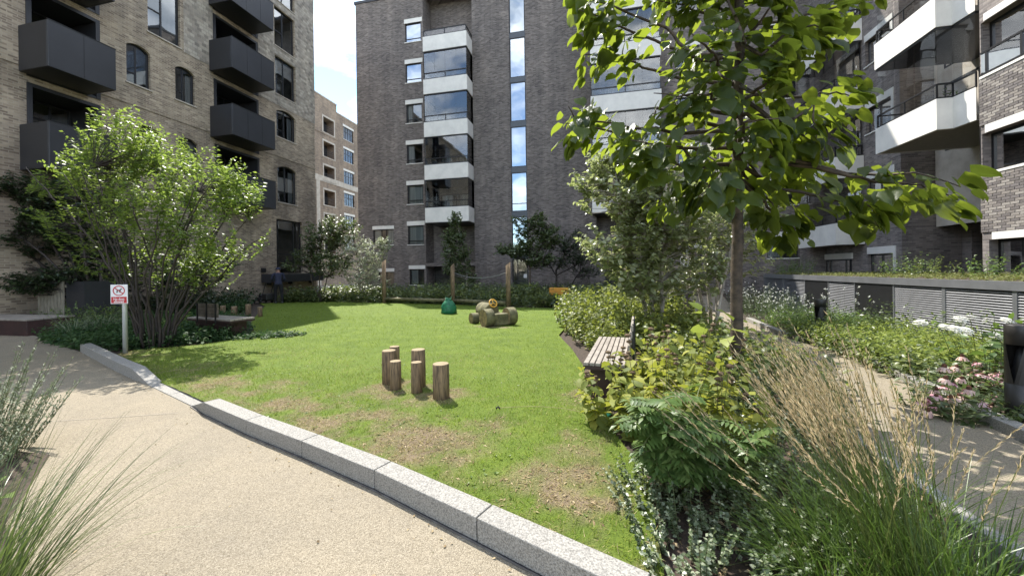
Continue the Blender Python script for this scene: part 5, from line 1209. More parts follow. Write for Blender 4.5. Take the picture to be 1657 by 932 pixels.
# -- foreground tree with large leaves
hb = Wp(1.63, 5.02, 0); rng = np.random.default_rng(21)
hero = thing('broadleaf_tree', 'foreground tree with large heart-shaped leaves on a straight slim trunk between bench and side path', 'tree', hb)
YT = hb.y
def H(px, py, dy=0.0): return sight(px, py, YT+dy)
trunk = [hb+Vector((0,0,-.05)), H(1191,590), H(1192,480), H(1193,360), H(1193,240), H(1196,110), H(1197,0), H(1195,-140), H(1196,-300)]
mb = MB(); fine = []
for i in range(len(trunk)-1):
    for q in range(5): fine.append(trunk[i].lerp(trunk[i+1],q/5)+Vector((.006*math.sin(i*5+q),.006*math.cos(i*4+q*2),0)))
k = len(fine); rad = [.073-.032*(i/k) + (.04*(1-i/3) if i < 3 else 0) for i in range(k)]
mb.tube(fine, rad, n=14); rel(mb, hero).build('trunk', M['herobark'], hero)
tp_ = [(p, p.z) for p in fine]
def tz(z): return min(tp_, key=lambda q: abs(q[1]-z))[0]
# branch: attach height on the trunk, then points (px,py,depth offset), leaf count, spread
BR = [ (4.2,[(1120,90,-.1),(1040,60,-.15),(975,30,-.2),(935,15,-.25)],44), (3.9,[(1110,130,.2),(1040,110,.3),(985,85,.35),(940,90,.3)],34),
 (3.3,[(1100,215,-.1),(1020,205,-.2),(960,195,-.25),(915,200,-.3)],44), (3.1,[(1110,240,.25),(1040,235,.4),(980,230,.5)],34),
 (2.9,[(1130,270,-.25),(1070,265,-.4),(1010,255,-.45)],38), (2.75,[(1140,300,.1),(1095,310,.15),(1060,330,.1)],30),
 (4.6,[(1160,30,.2),(1110,10,.3),(1060,0,.3)],34), (4.7,[(1230,40,.2),(1290,30,.25),(1360,10,.3),(1410,5,.3)],38), (4.3,[(1240,90,-.2),(1290,80,-.3),(1340,60,-.35)],36),
 (3.8,[(1245,150,.1),(1300,160,.15),(1355,148,.2),(1385,160,.2)],34), (3.6,[(1240,190,-.2),(1290,215,-.3),(1325,235,-.35)],34), (3.2,[(1235,245,.2),(1280,265,.25),(1330,290,.3)],32),
 (3.3,[(1260,262,-.3),(1380,285,-.5),(1430,297,-.55),(1490,300,-.6),(1540,318,-.6)],36), (2.9,[(1260,305,-.1),(1330,320,-.2),(1400,330,-.25),(1430,345,-.3)],36), (2.7,[(1230,320,.1),(1255,350,.15),(1290,372,.2)],34),
 (2.8,[(1165,290,-.35),(1150,300,-.5),(1130,320,-.55)],32), (3.5,[(1150,180,-.4),(1120,160,-.6),(1095,150,-.7)],32), (3.9,[(1220,150,-.4),(1250,125,-.6),(1270,105,-.65)],32),
 (3.4,[(1215,230,-.35),(1235,215,-.6),(1250,235,-.7)],28), (4.1,[(1170,110,-.5),(1150,80,-.8),(1120,55,-.9)],30), (4.5,[(1210,60,-.4),(1240,20,-.6),(1260,-10,-.7)],28), (4.0,[(1180,130,.5),(1150,110,.8),(1100,90,1.0)],32),
 (3.6,[(1200,210,.5),(1230,200,.9),(1260,190,1.1)],30), (3.0,[(1180,270,.4),(1140,250,.8),(1100,230,1.0)],30), (2.9,[(1210,290,.4),(1250,310,.8)],24),
 (5.0,[(1130,-60,-.2),(1060,-90,-.3),(990,-110,-.3)],34), (5.2,[(1260,-60,.2),(1330,-80,.2),(1400,-90,.3)],34), (5.5,[(1180,-120,-.4),(1150,-190,-.6)],26), (5.4,[(1210,-140,.4),(1250,-210,.7)],26), (4.8,[(1200,-40,.6),(1190,-90,1.1)],28), (6.2,[(1150,-250,.1),(1080,-280,.1)],36),(6.3,[(1240,-260,-.2),(1310,-300,-.3)],36),(5.2,[(1150,-60,.5),(1090,-90,.9),(1010,-120,1.2)],44),(5.6,[(1160,-110,.3),(1080,-150,.6),(1000,-180,.9)],44),(5.9,[(1150,-160,-.2),(1070,-210,-.1),(980,-220,0)],44),(5.4,[(1180,-100,.8),(1160,-130,1.5)],40),(5.8,[(1200,-150,-.6),(1180,-190,-1.0)],36),(6.0,[(1210,-190,.7),(1230,-230,1.3)],36),(6.4,[(1180,-270,.5),(1130,-320,1.0)],36),(5.1,[(1240,-50,-.5),(1290,-60,-.9)],34)]  # boughs above the view, put in to block sun from the crown below
BR += [(z_,[(1195+(x_-1195)*.4,y_+30,d_*.4),(x_,y_,d_)],70) for z_,x_,y_,d_ in ((5.0,1090,-70,1.0),(5.2,1000,-90,.9),(5.3,1140,-120,1.7),(5.5,1060,-160,1.6),(5.6,1230,-120,1.6),(5.8,1150,-210,1.0),(5.9,1010,-200,.5),(5.1,1290,-80,1.2),(5.6,1300,-170,.6),(6.0,1220,-260,.3))]  # more unseen branches on the sun side, added to shade the visible crown
BR += [(q[0]+.12, [(a+rng.normal(0,22), b-14+rng.normal(0,16), c+rng.normal(0,.28)) for a,b,c in q[1]], int(q[2]*.5)) for q in BR[:30:2]]
HL = []
for z, pts, nl in BR:
    a = tz(z-.15); P = [a]+[H(*p) for p in pts]; fine = []
    for i in range(len(P)-1):
        for q in range(4): fine.append(P[i].lerp(P[i+1],q/4)+Vector(rng.normal(0,.010,3)))
    fine.append(P[-1]); k = len(fine); mb = MB(); mb.tube(fine, [.026-.021*i/(k-1) for i in range(k)], n=6)
    rel(mb, hero).build('branch', M['herobark'], hero)
    for q in range(int(nl*1.65)):
        s = 1-abs(rng.normal(0,.34)); s = min(max(s,.22),1.0); i = int(s*(k-1)); p = fine[i]; d = (fine[min(i+1,k-1)]-fine[max(i-1,0)]).normalized()
        sidev = d.cross(Vector((0,0,1))).normalized()*(1 if rng.uniform()<.5 else -1)
        off = sidev*rng.uniform(.04,.26)+Vector((0,0,rng.uniform(-.24,.14)))
        ax = d*rng.uniform(.1,.8)+sidev*rng.uniform(.2,1)+Vector((0,0,-rng.uniform(.15,1.1)))
        HL.append((np.array(p+off), np.array(ax), np.array([rng.normal(0,.35)+d.x*.3,rng.normal(0,.35)+d.y*.3,1.0]), (rng.uniform(.12,.235) if rng.uniform()<.72 else rng.uniform(.07,.13))))
hv, hf = HEART; hmesh = []
for q in range(5):
    vv = hv.copy(); vv[:,2] += (vv[:,1]**2)*(-.12*q/4+.04) + .05*np.sin(vv[:,1]*6+q)*np.abs(vv[:,0]); vv[:,0] *= .88+.06*q; vv[:,2] += vv[:,0]*(.12*(q-2)/2)
    me = bpy.data.meshes.new('leaf'); me.from_pydata([tuple(x) for x in vv], [], [tuple(int(i) for i in f) for f in hf]); me.polygons.foreach_set('use_smooth',[True]*len(hf)); me.materials.append(M['lf_hero']); hmesh.append(me)
cdist = [np.linalg.norm(h[0]-np.array((0,0,1.55)))-h[3]*3+(2 if h[0][2] > 4.75 else 0) for h in HL]; order = np.argsort(cdist)
for r, i in enumerate(order[:300]):
    c, ax, nn, s = HL[i]; y = Vector(ax).normalized(); zv = Vector(nn); zv = (zv-y*zv.dot(y)).normalized(); x = y.cross(zv)
    o = bpy.data.objects.new('leaf', hmesh[r % 5]); COL.objects.link(o); o.parent = hero
    m3 = Matrix((x,y,zv)).transposed().to_4x4(); m3.translation = Vector(c)-hero.location; o.matrix_basis = m3 @ Matrix.Scale(s,4)
rest = order[300:]
V,F = leaves(np.array([HL[i][0] for i in rest]), np.array([HL[i][1] for i in rest]), np.array([HL[i][2] for i in rest]), np.array([HL[i][3] for i in rest]), HEART)
tag(arr_mesh('crown', V, F, M['lf_hero2'], hero, smooth=True), kind='stuff')

# -- multi-stem tree on the left
b = onground(250, 562); rng = np.random.default_rng(5); st = []
random.seed(2)
for i in range(25):
    a = 2*math.pi*i/25+random.uniform(-.2,.2); sp = random.uniform(.6,2.0); h = random.uniform(2.9,4.4)*(1.05-sp*.10)
    dx, dy = math.cos(a)*sp*1.02, math.sin(a)*sp*.62; b0 = b+Vector((math.cos(a)*.24,math.sin(a)*.17,-.05))
    st.append(([b0, b0+Vector((dx*.16+random.uniform(-.12,.12),dy*.2+random.uniform(-.1,.1),h*.25)), b0+Vector((dx*.46+random.uniform(-.16,.16),dy*.5+random.uniform(-.12,.12),h*.58)), b0+Vector((dx*.85+random.uniform(-.1,.1),dy*.9,h*.85)), b0+Vector((dx*1.15,dy*1.15,h))], random.uniform(.017,.038), .006, 6))
S2 = lambda px, py, dy=0: tuple(sight(px, py, b.y+dy))
tree('multi_stem_tree', 'bright green multi-stem shrub tree with a fan of dark stems behind the no dogs sign', b, st,
     [(S2(205,232),(.68,.7,.68),9),(S2(150,275,-.2),(.68,.65,.52),8),(S2(100,300,.2),(.48,.5,.4),4),(S2(265,265,.2),(.68,.7,.6),9),(S2(330,300,-.2),(.75,.65,.56),9),(S2(385,320),(.48,.5,.44),5),(S2(240,350,-.5),(1.05,.65,.6),9),(S2(340,380,-.3),(.9,.7,.55),8),(S2(150,370,-.2),(.75,.65,.55),6),(S2(250,310,.6),(1.5,.5,.7),9),(S2(395,395,.1),(.32,.4,.32),3),(S2(60,350,.3),(.32,.32,.15),1.5),(S2(250,430,.3),(1.0,.5,.5),6),(S2(330,440,.2),(.7,.5,.45),4),(S2(180,430,.2),(.6,.5,.45),3)],
     960, 17, .10, .50, M['lf_amel'], M['darkbark'], seed=5, droop=.2, shell=.25, gap=.2, twr=.0035, upward=.55)
# -- dark trees in the shade on the far left
b = Wp(-15.6, 8.9, 0); st = []
for i, (px, py) in enumerate(((10,300),(60,290),(120,310),(-60,330),(170,330),(30,380),(110,400))):
    tpt = sight(px, py, b.y+random.uniform(-.6,.5)); b0 = b+Vector((random.uniform(-.15,.15),0,-.05))
    st.append(([b0, b0.lerp(tpt,.35)+Vector((0,0,.35)), b0.lerp(tpt,.7)+Vector((0,0,.25)), tpt], .06, .012, 7))
Sd = lambda px, py, dy=0: tuple(sight(px, py, b.y+dy))
tree('evergreen_tree', 'dark multi-branched evergreen in the shade against the buff wall on the far left', b, st,
     [(Sd(30,310),(1.1,.9,.45),8),(Sd(110,320),(.9,.8,.5),7),(Sd(-40,350),(1.2,.9,.6),6),(Sd(60,390),(1.2,.7,.45),7),(Sd(150,400,.3),(.8,.7,.7),6),(Sd(20,430,.2),(1.0,.6,.25),4),(Sd(120,450),(.8,.7,.35),4),(Sd(90,360,-.2),(1.0,.7,.6),6),(Sd(150,330),(.8,.7,.5),4),(Sd(60,460,-.4),(.7,.5,.3),3)],
     1750, 12, .13, .5, M['lf_dark'], M['darkbark'], seed=6, droop=.35, shell=.3, gap=.1, upward=.05)
b = Wp(-15.4, 10.6, 0); Se = lambda px, py, dy=0: tuple(sight(px, py, b.y+dy))
tree('evergreen_shrub', 'dark bushy evergreen shrub behind the left bench and the multi-stem tree', b, [([b, b+Vector((.1,0,.9)), b+Vector((.15,.1,2.2))],.05,.012,6),([b, b+Vector((.8,.1,.9)), b+Vector((1.3,.1,1.8))],.04,.01,6),([b, b+Vector((-.9,.1,.9)), b+Vector((-1.4,.1,2.0))],.04,.01,6)],
     [(Se(345,440),(1.0,.8,.8),6),(Se(390,430),(.55,.7,.85),5),(Se(300,450),(1.0,.8,.9),5),(Se(230,440),(1.3,.8,.8),6),(Se(160,460),(1.0,.8,.6),4),(Se(390,480),(.8,.6,.4),3)],
     800, 12, .12, .4, M['lf_dark'], M['darkbark'], seed=7, cat='shrub', shell=.3, gap=.1)
# -- pair at the end of the buff block
b = onground(520, 489); S3 = lambda px, py, dy=0: tuple(sight(px, py, b.y+dy))
tree('small_tree', 'green bushy small tree beside the gardener at the end of the buff block', b, [([b, b+Vector((-.1,0,1.4)), b+Vector((.0,.1,3.2))],.045,.012,6),([b, b+Vector((.35,0,1.3)), b+Vector((.75,.1,3.4))],.04,.01,6),([b, b+Vector((-.5,0,1.2)), b+Vector((-.75,.1,2.4))],.035,.01,6)],
     [(S3(525,385),(1.0,.9,.8),7),(S3(548,375,.3),(.9,.8,.8),6),(S3(500,415),(.7,.7,.6),4),(S3(535,430),(1.15,.9,.7),7),(S3(580,362,.2),(.35,.4,.4),2),(S3(470,432,-.1),(.35,.4,.25),1)],
     520, 11, .15, .45, M['lf_dull'], M['bark'], seed=8, shell=.3, gap=.16, T=BROAD)
b = onground(585, 487); S3 = lambda px, py, dy=0: tuple(sight(px, py, b.y+dy))
tree('silver_tree', 'pale silvery leaved small tree sparkling in the sun left of the first trail post', b, [([b, b+Vector((-.1,0,1.2)), b+Vector((-.3,.1,2.9))],.04,.012,6),([b, b+Vector((.3,0,1.2)), b+Vector((.75,.1,2.8))],.035,.01,6),([b, b+Vector((.1,0,1.3)), b+Vector((.25,.1,3.2))],.035,.01,6)],
     [(S3(570,400),(.75,.8,.8),6),(S3(605,410),(.7,.8,.8),6),(S3(585,440),(1.05,.8,.75),7),(S3(622,395),(.35,.5,.4),2),(S3(600,460),(1.0,.8,.4),4)],
     430, 11, .125, .4, M['lf_silver'], M['palebark'], seed=9, shell=.3, gap=.2)
b = onground(756, 480); S3 = lambda px, py, dy=0: tuple(sight(px, py, b.y+dy))
tree('conical_tree', 'slim conical young tree with a pale thin trunk in front of the lowest white balcony', b, [([b, b+Vector((-.02,0,2.0)), S3(748,400), S3(736,345)],.05,.012,7)],
     [(S3(737,360),(.3,.35,.55),3),(S3(735,385),(.65,.6,.55),5),(S3(738,408),(.95,.8,.6),7),(S3(742,432),(.9,.8,.5),6),(S3(718,440),(.4,.5,.3),2),(S3(760,450,.2),(.6,.6,.4),2)],
     420, 11, .17, .42, M['lf_dull'], M['palebark'], seed=10, shell=.25, gap=.12, T=BROAD, droop=.5)
b = onground(858, 482); S3 = lambda px, py, dy=0: tuple(sight(px, py, b.y+dy))
tree('small_tree', 'small dark green tree in front of the stair window strip and glazed door', b, [([b, b+Vector((.0,0,1.5)), S3(857,410), S3(853,360)],.06,.014,7),([b+Vector((0,0,1.5)), S3(838,405), S3(816,405)],.03,.01,6),([b+Vector((0,0,1.6)), S3(880,390), S3(893,370)],.03,.01,6)],
     [(S3(845,365),(.55,.6,.6),4),(S3(870,362),(.6,.6,.6),4),(S3(862,390),(1.0,.9,.65),7),(S3(835,408),(.75,.7,.3),4),(S3(890,385),(.6,.7,.7),5),(S3(870,420),(.85,.8,.5),5),(S3(812,405),(.35,.4,.2),1.5)],
     430, 11, .17, .42, M['lf_dull'], M['bark'], seed=12, shell=.3, gap=.12, T=BROAD, droop=.45)
b = Wp(-2.2, 21.5, 0); S3 = lambda px, py, dy=0: tuple(sight(px, py, b.y+dy))
tree('small_tree', 'very dark small tree with layered branches left of the sunny small-leaved tree', b, [([b, b+Vector((.0,0,1.5)), S3(912,420), S3(915,395)],.07,.014,7),([b+Vector((0,0,1.2)), S3(890,430), S3(880,420)],.04,.01,6),([b+Vector((0,0,1.2)), S3(940,425), S3(955,410)],.04,.01,6),([b+Vector((.5,.2,0)), S3(938,440), S3(945,400)],.05,.01,6)],
     [(S3(910,400),(1.2,.9,.35),5),(S3(905,425),(1.4,1,.3),5),(S3(940,410),(1.1,.9,.6),5),(S3(925,385),(.9,.7,.4),3),(S3(950,440),(.9,.8,.5),3)],
     360, 11, .13, .5, M['lf_dark'], M['darkbark'], seed=13, shell=.2, gap=.1, droop=.15)
# -- small-leaved pale-stemmed clump behind the bench
b = onground(1148, 528); S4 = lambda px, py, dy=0: tuple(sight(px, py, b.y+dy)); st = []
for i,(px,py,pt,dy) in enumerate(((1150,528,(1140,250),0),(1160,530,(1165,240),.2),(1143,527,(1090,270),-.2),(1156,533,(1210,280),-.1),(1060,545,(1030,260),-1.6),(1052,545,(1000,300),-1.8),(1068,548,(1080,250),-1.4))):
    g = onground(px,py); tpt = sight(pt[0],pt[1],g.y+dy*.3); st.append(([g, g.lerp(tpt,.4)+Vector((0,0,.1)), g.lerp(tpt,.75), tpt], .05, .012, 7))
tree('small_leaved_tree', 'sunlit clump tree with small glossy leaves and pale slender stems behind the right bench', b, st,
     [(S4(1000,330,-1.6),(.75,.8,.75),8),(S4(1040,290,-1.4),(.75,.8,.65),7),(S4(985,390,-1.7),(.5,.7,.7),5),(S4(1035,380,-1.7),(.8,.8,.85),9),(S4(1090,350,-1.2),(.8,.9,.9),8),(S4(1045,450,-1.7),(.75,.7,.55),6),(S4(1110,430,-.8),(.9,.9,.8),7),(S4(1160,360,0),(1.0,1,1.0),7),(S4(1220,340,.2),(.9,.9,.9),5),(S4(1190,420,.2),(1.0,.9,.6),4),(S4(980,270,-1.6),(.35,.4,.3),2),(S4(955,300,-1.7),(.3,.3,.3),1)],
     1250, 11, .145, .42, M['lf_birch'], M['palebark'], seed=14, shell=.25, gap=.14, droop=.35, side=.8, wid=1.0, T=BROAD)

# ------------------------------------------------------------------ herbaceous planting
def clump(name, label, cat, c, stems, rad, hgt, lm, lsize, nl, T=LEAF, lean=.25, sm='stem', group=None, kind=None, droop=.35, start=.12, lm_name='foliage', tall=.35, r0=.005, along=.35, side=1.0, ell=1.0, wid=1.0, root=None, dirbias=(0,0)):
    """upright leafy stems growing from a patch"""
    t = root or thing(name, label, cat, c, group)
    a = rng.uniform(0,2*np.pi,stems); r = rad*np.sqrt(rng.uniform(0,1,stems)); c = np.array(c)
    P0 = c[None]+np.stack([r*np.cos(a), r*np.sin(a)*ell, np.zeros(stems)],1)
    h = hgt*(1-.35*(r/rad)**2)*rng.uniform(1-tall,1+tall*.4,stems)
    P1 = P0+np.stack([np.cos(a)*lean*h*r/rad+rng.normal(0,.08*hgt,stems)+dirbias[0]*h, np.sin(a)*lean*h*r/rad+rng.normal(0,.08*hgt,stems)+dirbias[1]*h, h],1)
    mb = MB(); stems_into(mb, P0, P1, r0, r0*.5, n=3); rel(mb, t).build('stem', M[sm], t)
    V,F = twig_leaves(P0, P1, nl, lsize, T, droop=droop, start=start, along=along, side=side, wid=wid)
    o = arr_mesh(lm_name, V, F, M[lm], t)
    return t, P0, P1
def mass(name, label, cat, pts, lm, parts_fn):
    """ground-cover planting that nobody could count: one object"""
    V,F = parts_fn(np.array(pts)); tag(arr_mesh(name, V, F, M[lm]), label, cat, kind='stuff')
def scatter(poly, n, dens=None):
    us = [p[0] for p in poly]; vs = [p[1] for p in poly]; o = []
    while len(o) < n:
        u, v = rng.uniform(min(us),max(us)), rng.uniform(min(vs),max(vs))
        if inside(u,v,poly): o.append(tuple(Wp(u,v,0)))
    return o
def tuft(P, h, lsize, nl, T=LEAF, spread=.22, droop=.4, along=.4, side=1.0, wid=1.0):
    n = len(P); P1 = P+np.stack([rng.normal(0,spread*h,n),rng.normal(0,spread*h,n),h*rng.uniform(.55,1.15,n)],1)
    return twig_leaves(P, P1, nl, lsize, T, droop=droop, along=along, side=side, start=.1, wid=wid)
rng = np.random.default_rng(31)
# border beyond the lawn: individual leafy perennials
M['lf_bord'] = leafmat('border_leaf', ((.035,.06,.022),(.075,.11,.035),(.20,.22,.07)), trans=(.26,.33,.07), tfac=.35, rough=.4, spec=.5)
protos = []
for q in range(4):
    rng = np.random.default_rng(40+q)
    t,_,_ = clump('border_perennial', 'leafy knee-high perennial in the planting along the far edge of the lawn', 'perennial', (0,0,0), 26, .42, .68, 'lf_bord', .19, 8, T=BROAD if q%2 else LONGLEAF, lean=.5, group='perennials along the far lawn edge', wid=1.0 if q%2 else 1.6)
    protos.append(t)
rng = np.random.default_rng(44); used = 0
line = [(-16.3,16.6),(-15.0,17.0),(-12.9,17.5),(-9.95,17.1),(-6.2,16.5),(-3.3,15.6),(-1.4,15.4),(.6,15.2)]
spots = []
for i in range(len(line)-1):
    a, c = Vector(line[i]), Vector(line[i+1]); n = int((c-a).length/.62)
    for k in range(n):
        for row in range(3):
            p = a.lerp(c,(k+.5*(row%2))/n); spots.append((p.x+rng.normal(0,.1), p.y+row*.62+rng.normal(0,.12), row))
zone = lambda u: 'between the gardener and the first trail post' if u < -9.9 else ('between the first and middle trail posts' if u < -6.2 else ('between the middle and right trail posts' if u < -3.4 else 'right of the last trail post'))
spots = [q for q in spots if not (-2.6 < q[0] < -.5 and q[2] > 0)]
for u, v, row in spots:
    o = protos[used] if used < 4 else copy_tree(protos[int(rng.integers(0,4))])
    o.location = Wp(u, v, 0); o.rotation_euler = (0,0,rng.uniform(0,6.28)); s = rng.uniform(.8,1.15)+.12*row; o.scale = (s,s,s*rng.uniform(.85,1.15)); used += 1
    o['label'] = ('knee-high leafy perennial at the lawn edge ','leafy perennial in the second row ','taller leafy perennial in the rear row ')[row]+zone(u); o['group'] = 'perennials '+('front row ','second row ','rear row ')[row]+zone(u)
# right-hand hedge-like mass of lit perennials beside the lawn
rng = np.random.default_rng(50)
pr2 = []
for q in range(3):
    t,_,_ = clump('sunlit_perennial','tall yellow-green leafy perennial in the sunlit bank between lawn and small-leaved tree','perennial',(0,0,0),30,.45,.92,'lf_phlo2',.15,11,T=BROAD,lean=.4,group='perennials in the sunlit bank') if False else (None,None,None)
M['lf_phlo2'] = leafmat('bank_leaf', ((.06,.085,.02),(.12,.155,.035),(.26,.28,.06)), trans=(.36,.42,.06), tfac=.4, rough=.45, spec=.4)
for q in range(3):
    rng = np.random.default_rng(50+q)
    t,_,_ = clump('sunlit_perennial','tall yellow-green leafy perennial in the sunlit bank between lawn and small-leaved tree','perennial',(0,0,0),34,.46,.95,'lf_phlo2',.14,12,T=BROAD,lean=.4,group='perennials in the sunlit bank'); pr2.append(t)
used = 0; rng = np.random.default_rng(55)
for (u,v,s) in [(-.35,9.0,.8),(-.5,9.9,.9),(-.4,10.9,1.0),(-.45,11.9,1.0),(-.6,13.0,1.05),(.35,8.7,.95),(.3,9.7,1.05),(.35,10.7,1.1),(.3,11.8,1.1),(.2,13,1.1),(1.05,8.6,1.0),(1.1,9.7,1.1),(1.1,10.8,1.1),(1.1,12,1.15),(-.1,8.0,.7),(.65,7.8,.85),(.1,7.35,.6),(1.0,7.2,.8),(-.9,14.2,1.0),(.3,14.2,1.1),(1.7,8.2,.95),(1.8,9.5,1.0),(1.9,10.8,1.0),(1.9,12.2,1.0),(1.2,13.4,1.1),(2.2,13.6,1.0)]:
    o = pr2[used] if used < 3 else copy_tree(pr2[int(rng.integers(0,3))])
    o.location = Wp(u,v,0); o.rotation_euler = (0,0,rng.uniform(0,6.28)); o.scale = (s,s,s*.98); used += 1
    w_ = 'on the lawn side' if u < .1 else ('in the middle' if u < .9 else 'on the path side'); f_ = ' nearest the bench' if v < 9 else (' halfway back' if v < 11.5 else ' at the far end')
    o['label'] = 'yellow-green leafy perennial of the sunlit bank, '+w_+f_; o['group'] = 'sunlit bank perennials '+w_+f_
# left bed under the multi-stem tree
rng = np.random.default_rng(60)
M['lf_cover'] = leafmat('ground_cover_leaf', ((.022,.05,.018),(.04,.08,.028),(.075,.12,.045)), trans=(.1,.2,.05), tfac=.3, rough=.6, spec=.2)
bedL = [(-14.2,6.98),(-12.6,6.2),(-10.4,5.66),(-9.3,5.75),(-8.5,6.5),(-8.35,7.4),(-9.1,8.4),(-11,10),(-14.5,11.5),(-15.8,9),(-14.2,7.3),(-12.2,6.5)]
mass('ground_cover','low dark green leafy ground cover under the multi-stem tree beside the path','ground cover', scatter(bedL,2500), 'lf_cover', lambda P: tuft(P,.30,.10,8,T=BROAD,spread=.35))
mass('dark_ground_cover','glossy dark low leaves at the foot of the left bench','ground cover', scatter([(-8.55,6.9),(-7.2,7.4),(-7.0,8.0),(-8.2,8.0),(-8.8,7.6)],240), 'lf_cover', lambda P: tuft(P,.12,.09,7,T=BROAD,spread=.5))
rng = np.random.default_rng(61)
def grass_tuft(name, label, cat, c, n, L_, w, mat_, lean=(.1,.9), bend=(.4,1.3), rad=.12, k=5, bias=None, group=None, lmin=.5):
    t = thing(name, label, cat, c, group); a = rng.uniform(0,6.283,n)
    if bias is not None: a = np.where(rng.uniform(0,1,n) < bias[1], bias[0]+rng.normal(0,.7,n), a)
    r = rad*np.sqrt(rng.uniform(0,1,n)); B = np.array(c)[None]+np.stack([r*np.cos(a),r*np.sin(a),np.zeros(n)],1)
    V,F,P = blades(B, a, rng.uniform(*lean,n), rng.uniform(*bend,n), L_*rng.uniform(lmin,1,n), w*rng.uniform(.6,1.2,n), k=k)
    arr_mesh('blades', V, F, M[mat_], t); return t, P
for i,(px,py,s) in enumerate(((120,548,.8),(165,540,.9),(85,535,.75))):
    grass_tuft('grass_tuft',('arching pale grass tuft left of the sign','tall arching grass tuft just behind the sign post','grass tuft at the left end of the shaded bed')[i],'ornamental grass',tuple(onground(px,py)),170,s,.012,'lf_grey',group='grass tufts in the left bed')
for i,(px,py,h) in enumerate(((150,536,.95),(185,528,.8),(215,536,.7),(110,530,.85),(290,535,.6),(330,537,.5))):
    rng = np.random.default_rng(62+i)
    clump('bed_perennial', ('tall feathery green perennial left of the sign post','feathery perennial directly behind the sign plate','low green perennial right of the sign post under the stems','dark perennial at the path end of the shaded bed','leafy perennial at the foot of the multi-stem tree','low leafy perennial between multi-stem tree and bench')[i], 'perennial', tuple(onground(px,py)), 40, .5, h*.85, ('lf_sorb','lf_amel','lf_cover')[i%3], .12, 11, T=LONGLEAF, lean=.55, wid=1.5)
# plants in front of the far left wall and behind
mass('shade_planting','dark mixed leafy planting in the shade along the buff wall','ground cover', scatter([(-17.4,8.8),(-15.9,9),(-14.6,11.6),(-14.8,13.5),(-16.8,15.5),(-17.4,15)],700), 'lf_dark', lambda P: tuft(P,.75,.15,10,T=BROAD,spread=.3))
mass('mower_side_planting','low leafy planting behind the short posts below the buff wall','ground cover', scatter([(-14.5,12.0),(-13.6,12.2),(-15.3,13.9),(-16.8,14.2)],220), 'lf_cover', lambda P: tuft(P,.40,.13,9,T=BROAD,spread=.35))
# back fill towards the central building
mass('shrub_fill','mixed green shrubs filling the strip before the dark brick building','ground cover', scatter([(-17,18.8),(-10,19),(-3.2,17.9),(-.6,18.4),(1,17.6),(1,23.5),(-17,23.5)],1500), 'lf_dull', lambda P: tuft(P,.7,.17,9,T=BROAD,spread=.3))
mass('inner_fill','mixed green planting between the small-leaved tree and the side path','ground cover', scatter([(1.0,14.5),(2.6,13.5),(3.0,15),(3.8,18.5),(4.6,22),(1.0,23)],600), 'lf_dull', lambda P: tuft(P,.7,.15,9,T=BROAD,spread=.3))

# ------------------------------------------------------------------ foreground bed on the right
rng = np.random.default_rng(70)
def sec(px, py, z=0.0): return tuple(onground(px, py, z))
ball = MB(); ball.lathe((0,0,-.022),[(.012,0),(.028,.008),(.034,.022),(.028,.036),(.010,.044)],9); ballm = ball.mesh('seed_head'); ballm.materials.append(M['whorl'])
PH = [(1010,690,'yellow-green broad-leaved perennial with brown seed whorls next to the right bench',.82),(1070,715,'large yellowing broad-leaved perennial with many brown seed whorls in front of the bench',.98),(1125,690,'yellow-green perennial with brown whorls left of the foreground trunk',.95),(1085,650,'upright yellow-leaved perennial with whorls behind the sorbus-like foliage',.95),(1160,735,'broad-leaved perennial with red-brown whorls directly before the foreground trunk',.80),(1040,650,'pale broad-leaved perennial leaning on the bench side',.70)]
for i,(px,py,lab,h) in enumerate(PH):
    rng = np.random.default_rng(71+i); c = sec(px,py)
    t,P0,P1 = clump('whorl_perennial', lab, 'perennial', c, 26, .30, h*.82, 'lf_phlo', .155, 9, T=BROAD, lean=.35, group='yellow-green whorl perennials', droop=.45, r0=.004)
    for j in range(0, 9):
        a, e = Vector(P0[j]), Vector(P1[j]); e2 = e+(e-a)*.18; mb = MB(); mb.tube([e,e2],[.003,.0025],n=4); rel(mb,t).build('flower_stalk', M['drystem'], t)
        for q in range(2):
            o = bpy.data.objects.new('seed_head', ballm); COL.objects.link(o); o.parent = t; o.location = e2.lerp(e,q*.42)-t.location; s = rng.uniform(.5,.95)*(1-.1*q); o.scale = (s,s,s*.8)
